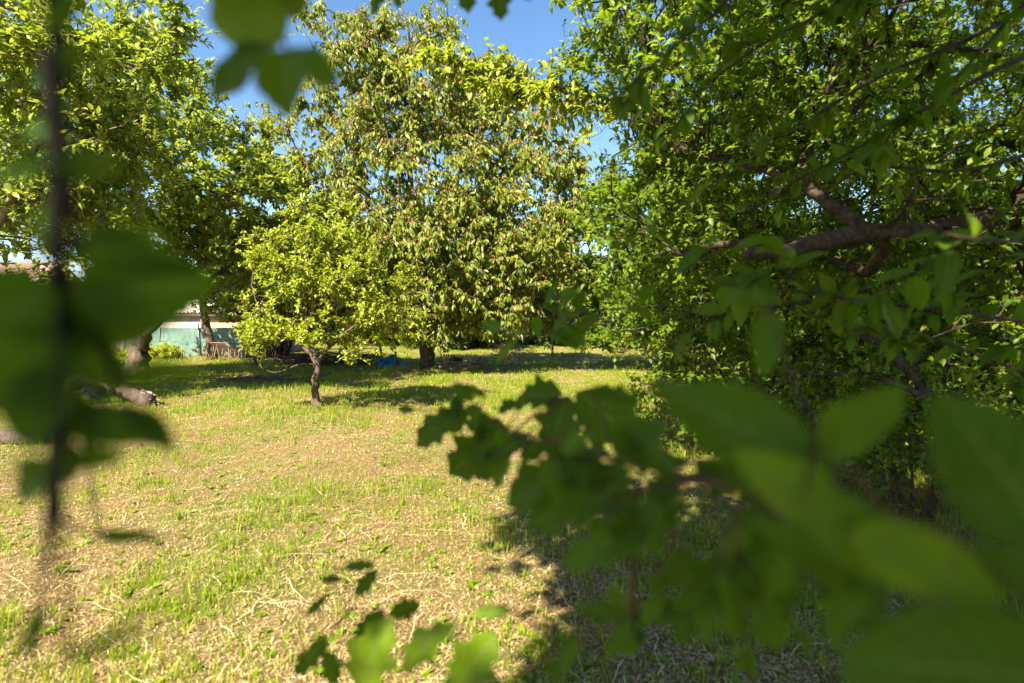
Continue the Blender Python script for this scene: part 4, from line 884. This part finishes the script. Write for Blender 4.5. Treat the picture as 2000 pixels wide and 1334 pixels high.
# white outbuilding farther left
hb = thing('outbuilding', (-21.5, 31, 0), 'white outbuilding left of the shed, behind the old thick trunk', 'building')
build('wall', [box((-21.5, 31.5, 1.1), (4.4, 3.0, 2.4))], [M['plaster']], hb, False)
build('roof', [corrugated(-24.0, -19.1, 29.7, 33.3, 2.36, 2.75)], [M['roof']], hb)
build('door', [box((-20.6, 29.97, 0.95), (0.9, 0.06, 1.9))], [M['wood']], hb, False)
hs_ = thing('house', (-31.5, 33, 0), 'house with pinkish tiled roof at the left edge behind the pear tree', 'house')
build('wall', [box((-31.5, 34.5, 1.6), (7.5, 5, 3.3))], [M['plaster']], hs_, False)
build('roof', [corrugated(-35.8, -27.2, 31.4, 34.5, 3.1, 5.2, 0.22, 0.035, 0.05), corrugated(-35.8, -27.2, 37.6, 34.5, 3.1, 5.2, 0.22, 0.035, 0.05)], [M['tiles']], hs_)
for wx in (-33.2, -29.6):
    f = build('window', [box((wx, 31.97, 1.7), (1.0, 0.08, 1.2))], [M['wood']], hs_, False)
    build('pane', [box((wx, 31.915, 1.7), (0.84, 0.03, 1.04))], [M['metal']], f, False)

# green netting fence
fx0, fx1, fy = -16.4, -10.8, 24.1
fn = thing('netting_fence', (-13.8, fy, 0), 'fence covered in pale green shade netting in front of the shed', 'fence')
n = 90; x = np.linspace(fx0, fx1, n); zt = 1.25 - 0.02 * np.abs(np.sin((x - fx0) * 1.6)); rows = 8
V = []
for r_ in range(rows + 1):
    t_ = r_ / rows; V.append(np.stack([x, fy + 0.03 * np.sin(2.3 * x + 3 * t_) * math.sin(math.pi * t_) + 0.015 * np.sin(9 * x), 0.03 + (zt - 0.03) * t_], -1))
V = np.concatenate(V); V2 = V + [0, 0.006, 0]; i = (np.arange(rows)[:, None] * n + np.arange(n - 1)[None]).ravel()
Q = np.stack([i, i + 1, i + 1 + n, i + n], -1)
build('netting', [(np.concatenate([V, V2]), [Q, Q[:, ::-1] + len(V)], 0.5, None, 0)], [M['net']], fn)
for px_ in (fx0, -14.9, -13.25, fx1):
    build('post', [tubes(np.array([[(px_, fy - 0.05, -0.1), (px_, fy - 0.05, 0.7), (px_, fy - 0.05, 1.42)]]), np.full((1, 3), 0.025), 8)], [M['metal']], fn)
wires = []
for z_ in (0.12, 0.7, 1.25): wires.append([(fx0, fy - 0.065, z_), (-13.8, fy - 0.065, z_ - 0.01), (fx1, fy - 0.065, z_)])
build('wire', [tubes(np.array(wires), np.full((3, 3), 0.005), 4)], [M['metal']], fn)
cl = []
for q in np.arange(fx0 - 1.2, fx1, 0.12):
    for sgn in (1, -1):
        a = np.array([q, fy - 0.072 - 0.004 * sgn, 0.08]); e = np.array([q + 1.15, fy - 0.072 - 0.004 * sgn, 1.23])
        if sgn < 0: a[2], e[2] = e[2], a[2]
        t0 = max(0, (fx0 - q) / 1.15); t1 = min(1, (fx1 - q) / 1.15)
        if t1 - t0 > 0.05: cl.append([a + (e - a) * t0, a + (e - a) * (t0 + t1) / 2, a + (e - a) * t1])
build('chain_link', [tubes(np.array(cl), np.full((len(cl), 3), 0.0028), 3, cap=False)], [M['metal']], fn)

# old gate frame
gt = thing('gate', (-11.6, 21.6, 0), 'old rusty wire gate leaning in front of the green netting', 'gate')
gp = lambda px, py: P(px, py, 21.2)
fr = [[gp(403, 669), gp(403, 690), gp(403, 709)], [gp(472, 672), gp(472, 692), gp(472, 711)], [gp(403, 669), gp(440, 670), gp(472, 672)], [gp(403, 705), gp(440, 706), gp(472, 708)]]
build('frame', [tubes(np.array(fr), np.full((4, 3), 0.018), 6)], [M['rust']], gt)
ms_ = []
for q in np.linspace(405, 470, 22): ms_.append([gp(q, 670), gp(q, 688), gp(q, 706)])
for q in np.linspace(673, 703, 9): ms_.append([gp(404, q), gp(438, q), gp(471, q + 1)])
build('wire_mesh', [tubes(np.array(ms_), np.full((len(ms_), 3), 0.003), 3, cap=False)], [M['rust']], gt)

# dry stalks by the gate
ds = thing('dry_weeds', g(-11.0, 20.6), 'tall dry brown weed stalks at the foot of the rusty gate', 'plant')
n = 36; bx = RNG.uniform(-11.9, -10.0, n); by = RNG.uniform(20.3, 21.0, n); p0 = np.stack([bx, by, gz(bx, by) - 0.02], -1)
p2 = p0 + np.stack([RNG.normal(0, 0.12, n), RNG.normal(0, 0.1, n), RNG.uniform(0.2, 0.65, n)], -1); p1 = (p0 + p2) / 2 + RNG.normal(0, 0.03, (n, 3))
build('stalks', [tubes(np.stack([p0, p1, p2], 1), np.tile([0.007, 0.006, 0.004], (n, 1)), 4)], [M['straw']], ds)

# brushwood screen
bw = thing('brushwood_stack', (-9.9, 22.6, 0), 'dark stack of upright brushwood right of the green netting', 'brushwood')
n = 260; bx = RNG.uniform(-10.55, -9.0, n); by = RNG.uniform(22.3, 22.9, n); p0 = np.stack([bx, by, np.full(n, -0.02)], -1)
p2 = p0 + np.stack([RNG.normal(0.22, 0.14, n), RNG.normal(0, 0.05, n), RNG.uniform(0.85, 1.32, n)], -1); p1 = (p0 + p2) / 2 + RNG.normal(0, 0.03, (n, 3))
build('sticks', [tubes(np.stack([p0, p1, p2], 1), np.tile([0.02, 0.017, 0.009], (n, 1)), 5)], [M['wood_dark']], bw)

# chopping block: a split round of wood
def log(pts, r, name_mat=0, m=16, sides=14, rough=0.05):
    p = smooth_path(pts, m); return tubes(p[None], np.full((1, m), r) * (1 + RNG.normal(0, 0.03, (1, m))), sides, mat=name_mat, rough=rough)
cb = g(-0.98, 17.7)
bl = thing('chopping_block', cb, 'short upright block of wood with a dark split, right of the firewood', 'wood block')
V = []; sd2 = 20
for zz, rr in ((-0.05, 0.225), (0.1, 0.215), (0.36, 0.21), (0.375, 0.20)):
    th = np.arange(sd2) / sd2 * 2 * math.pi; gap = 1 - 0.75 * np.exp(-((th - 4.55) / 0.16) ** 2)
    V.append(np.stack([cb[0] + rr * gap * np.cos(th), cb[1] + rr * gap * np.sin(th), np.full(sd2, cb[2] + zz)], -1))
V = np.concatenate(V); Q = []
for r_ in range(3):
    for j in range(sd2): Q.append((r_ * sd2 + j, r_ * sd2 + (j + 1) % sd2, (r_ + 1) * sd2 + (j + 1) % sd2, (r_ + 1) * sd2 + j))
build('block', [(V, [np.array(Q)], 0.5, None, 0)], [M['wood']], bl)
build('cut_face', [(V[-sd2:] + [0, 0, 0.001], [np.arange(sd2)[None]], 0.5, None, 0)], [M['roof']], bl)

# firewood and slats beside the cherry
def sticks(name, label, cat, centre, n, lx, ly, lz, ln, r, mat, ang=0.0, spread=0.5, lift=0.0):
    c = np.asarray(centre, float); t = thing(name, c, label, cat)
    a = RNG.normal(ang, spread, n); L_ = RNG.uniform(0.5, 1, n) * ln
    dv = np.stack([np.cos(a), np.sin(a), RNG.normal(0, 0.12, n)], -1) * L_[:, None] / 2
    m_ = c + np.stack([RNG.uniform(-lx, lx, n), RNG.uniform(-ly, ly, n), RNG.uniform(0.02, lz, n) + lift], -1)
    j = RNG.normal(0, 0.03, (n, 3)) * ln; pa = np.stack([m_ - dv, m_ + j * 0.5, m_ + dv], 1); pa[..., 2] = np.maximum(pa[..., 2], c[2] + r * 0.6)
    build('sticks', [tubes(pa, np.full((n, 3), r) * RNG.uniform(0.5, 1.2, (n, 1)), 6)], [mat], t)
    return t
sticks('firewood_pile', 'low heap of thin firewood between cherry trunk and chopping block', 'firewood', g(-1.55, 16.9), 90, 0.45, 0.2, 0.22, 0.8, 0.024, M['wood'], 0.0, 0.4)
sl = thing('slat_pallet', g(-2.05, 17.3), 'broken slatted wooden pallet leaning against the firewood by the cherry', 'pallet')
for q in range(6):
    a = g(-2.30 + 0.075 * q, 17.05); e = a + [0.17, 0.25, 0.42]
    build('slat', [tubes(np.array([[a, (a + e) / 2, e]]), np.full((1, 3), 0.02), 4)], [M['wood']], sl, False)
build('cross_rail', [tubes(np.array([[g(-2.28, 17.1) + [0.03, 0.07, 0.12], g(-2.1, 17.1) + [0.03, 0.07, 0.12], g(-1.88, 17.1) + [0.05, 0.07, 0.12]]]), np.full((1, 3), 0.018), 4)], [M['wood']], sl, False)
# dark split stump behind the pallet
lg = thing('log_round', g(-1.75, 17.9), 'dark log round lying behind the slatted pallet', 'log'); 
build('bark', [log([g(-1.95, 18.0) + [0, 0, 0.16], g(-1.6, 17.95) + [0, 0, 0.16]], 0.17)], [M['wood_dark']], lg)
# white board
wbd = tag(build('white_board', [box(g(-3.28, 17.0) + [0, 0, 0.05], (0.32, 0.16, 0.02), 0.5, tilt=0.35)], [M['plaster']], None, False), 'small pale board lying left of the cherry trunk', 'board')
# blue tarpaulin heap
n = 22; u = np.linspace(0, 1, n); U, Vv = np.meshgrid(u, u); cx, cy = -3.95, 18.4
X = cx + (U - 0.5) * 0.85; Y = cy + (Vv - 0.5) * 0.7
H = 0.30 * np.clip(np.sin(math.pi * U) * np.sin(math.pi * Vv), 0, 1) ** 0.5 * (1 + 0.25 * np.sin(9 * U + 4 * Vv)) + 0.03 * RNG.normal(size=U.shape)
H[0] = H[-1] = H[:, 0] = H[:, -1] = 0
V = np.stack([X, Y, gz(X, Y) + H], -1).reshape(-1, 3); i = (np.arange(n - 1)[:, None] * n + np.arange(n - 1)[None]).ravel()
tag(build('blue_tarpaulin', [(V, [np.stack([i, i + 1, i + 1 + n, i + n], -1)], 0.5, None, 0)], [M['tarp']]), 'crumpled blue tarpaulin heap between the small fruit tree and the cherry', 'tarpaulin')
for (x_, y_, h_, lb_) in ((-4.15, 17.3, 0.62, 'mossy wooden stake left of the blue tarpaulin'), (-3.62, 17.6, 0.5, 'wooden stake right of the blue tarpaulin')):
    q = g(x_, y_); tag(build('wooden_stake', [tubes(np.array([[q - [0, 0, 0.1], q + [0.01, 0, h_ / 2], q + [0.02, 0, h_]]]), np.array([[0.04, 0.038, 0.032]]), 8, rough=0.06)], [M['bark_light']]), lb_, 'stake', 'stakes beside the blue tarpaulin')
# dead branches lying behind the small tree
sticks('dead_branches', 'dark dead branches lying in the grass behind the small fruit tree', 'branches', g(-5.5, 12.8), 26, 0.9, 0.3, 0.10, 1.3, 0.012, M['wood_dark'], 0.1, 0.35)
sticks('brush_heap', 'dark heap of cut brush in the shade behind the small fruit tree', 'brush heap', g(-5.9, 18.6), 160, 1.5, 0.4, 0.42, 1.2, 0.014, M['wood_dark'], 0.1, 0.6)

# fallen broken log at the left
fl = thing('fallen_log', g(-6.6, 9.5), 'broken weathered log lying left, with splintered end and orange fungus', 'log')
a0 = P(150, 752, 10.2); a1 = P(185, 740, 10.0); a2 = P(225, 752, 9.8); a3 = P(255, 770, 9.5); a4 = P(292, 782, 9.2)
a0[2] = max(a0[2], 0.2)
build('bark', [tubes(smooth_path([a0, a1, a2, a3, a4], 24)[None], (0.11 * (1 + RNG.normal(0, 0.09, 24)))[None], 12, rough=0.16)], [M['bark']], fl)
spl = []
for q in range(14):
    s = a4 + RNG.normal(0, 0.05, 3); spl.append([s - [0.15, -0.1, 0], s, s + [RNG.uniform(0.02, 0.16), -0.06, RNG.uniform(-0.03, 0.03)]])
build('splintered_end', [tubes(np.array(spl), np.tile([0.028, 0.02, 0.006], (len(spl), 1)), 5)], [M['wood']], fl)
spl = []
for q in range(10):
    s = a1 + RNG.normal(0, 0.04, 3) + [0.1, 0, 0.07]; spl.append([s, s + [0.15, 0, 0.02], s + [0.35, 0.02, RNG.uniform(0.02, 0.14)]])
build('torn_strip', [tubes(np.array(spl), np.tile([0.028, 0.02, 0.006], (len(spl), 1)), 5)], [M['wood']], fl)
build('fungus', [ball(P(200, 744, 9.85), 0.05), ball(P(207, 748, 9.85), 0.035)], [M['fungus']], fl)
st_ = P(284, 796, 9.15); st_[2] = -0.08
build('stump_foot', [tubes(np.array([[st_, st_ + [0, 0, 0.12], st_ + [0.01, 0, 0.27]]]), np.array([[0.14, 0.12, 0.10]]), 10, rough=0.1)], [M['wood_dark']], fl)
st_ = P(185, 775, 10.1); st_[2] = -0.08
build('stump_foot', [tubes(np.array([[st_, st_ + [0, 0, 0.14], st_ + [0.01, 0, 0.3]]]), np.array([[0.2, 0.18, 0.14]]), 10, rough=0.1)], [M['wood_dark']], fl)
dl = g(-5.6, 6.2)
tag(build('dark_log', [log([dl + [-0.7, 0.1, 0.05], dl + [0, 0, 0.07], dl + [0.5, -0.03, 0.05]], 0.09, rough=0.12)], [M['wood_dark']]), 'dark rotting log lying in the grass at the left edge', 'log')
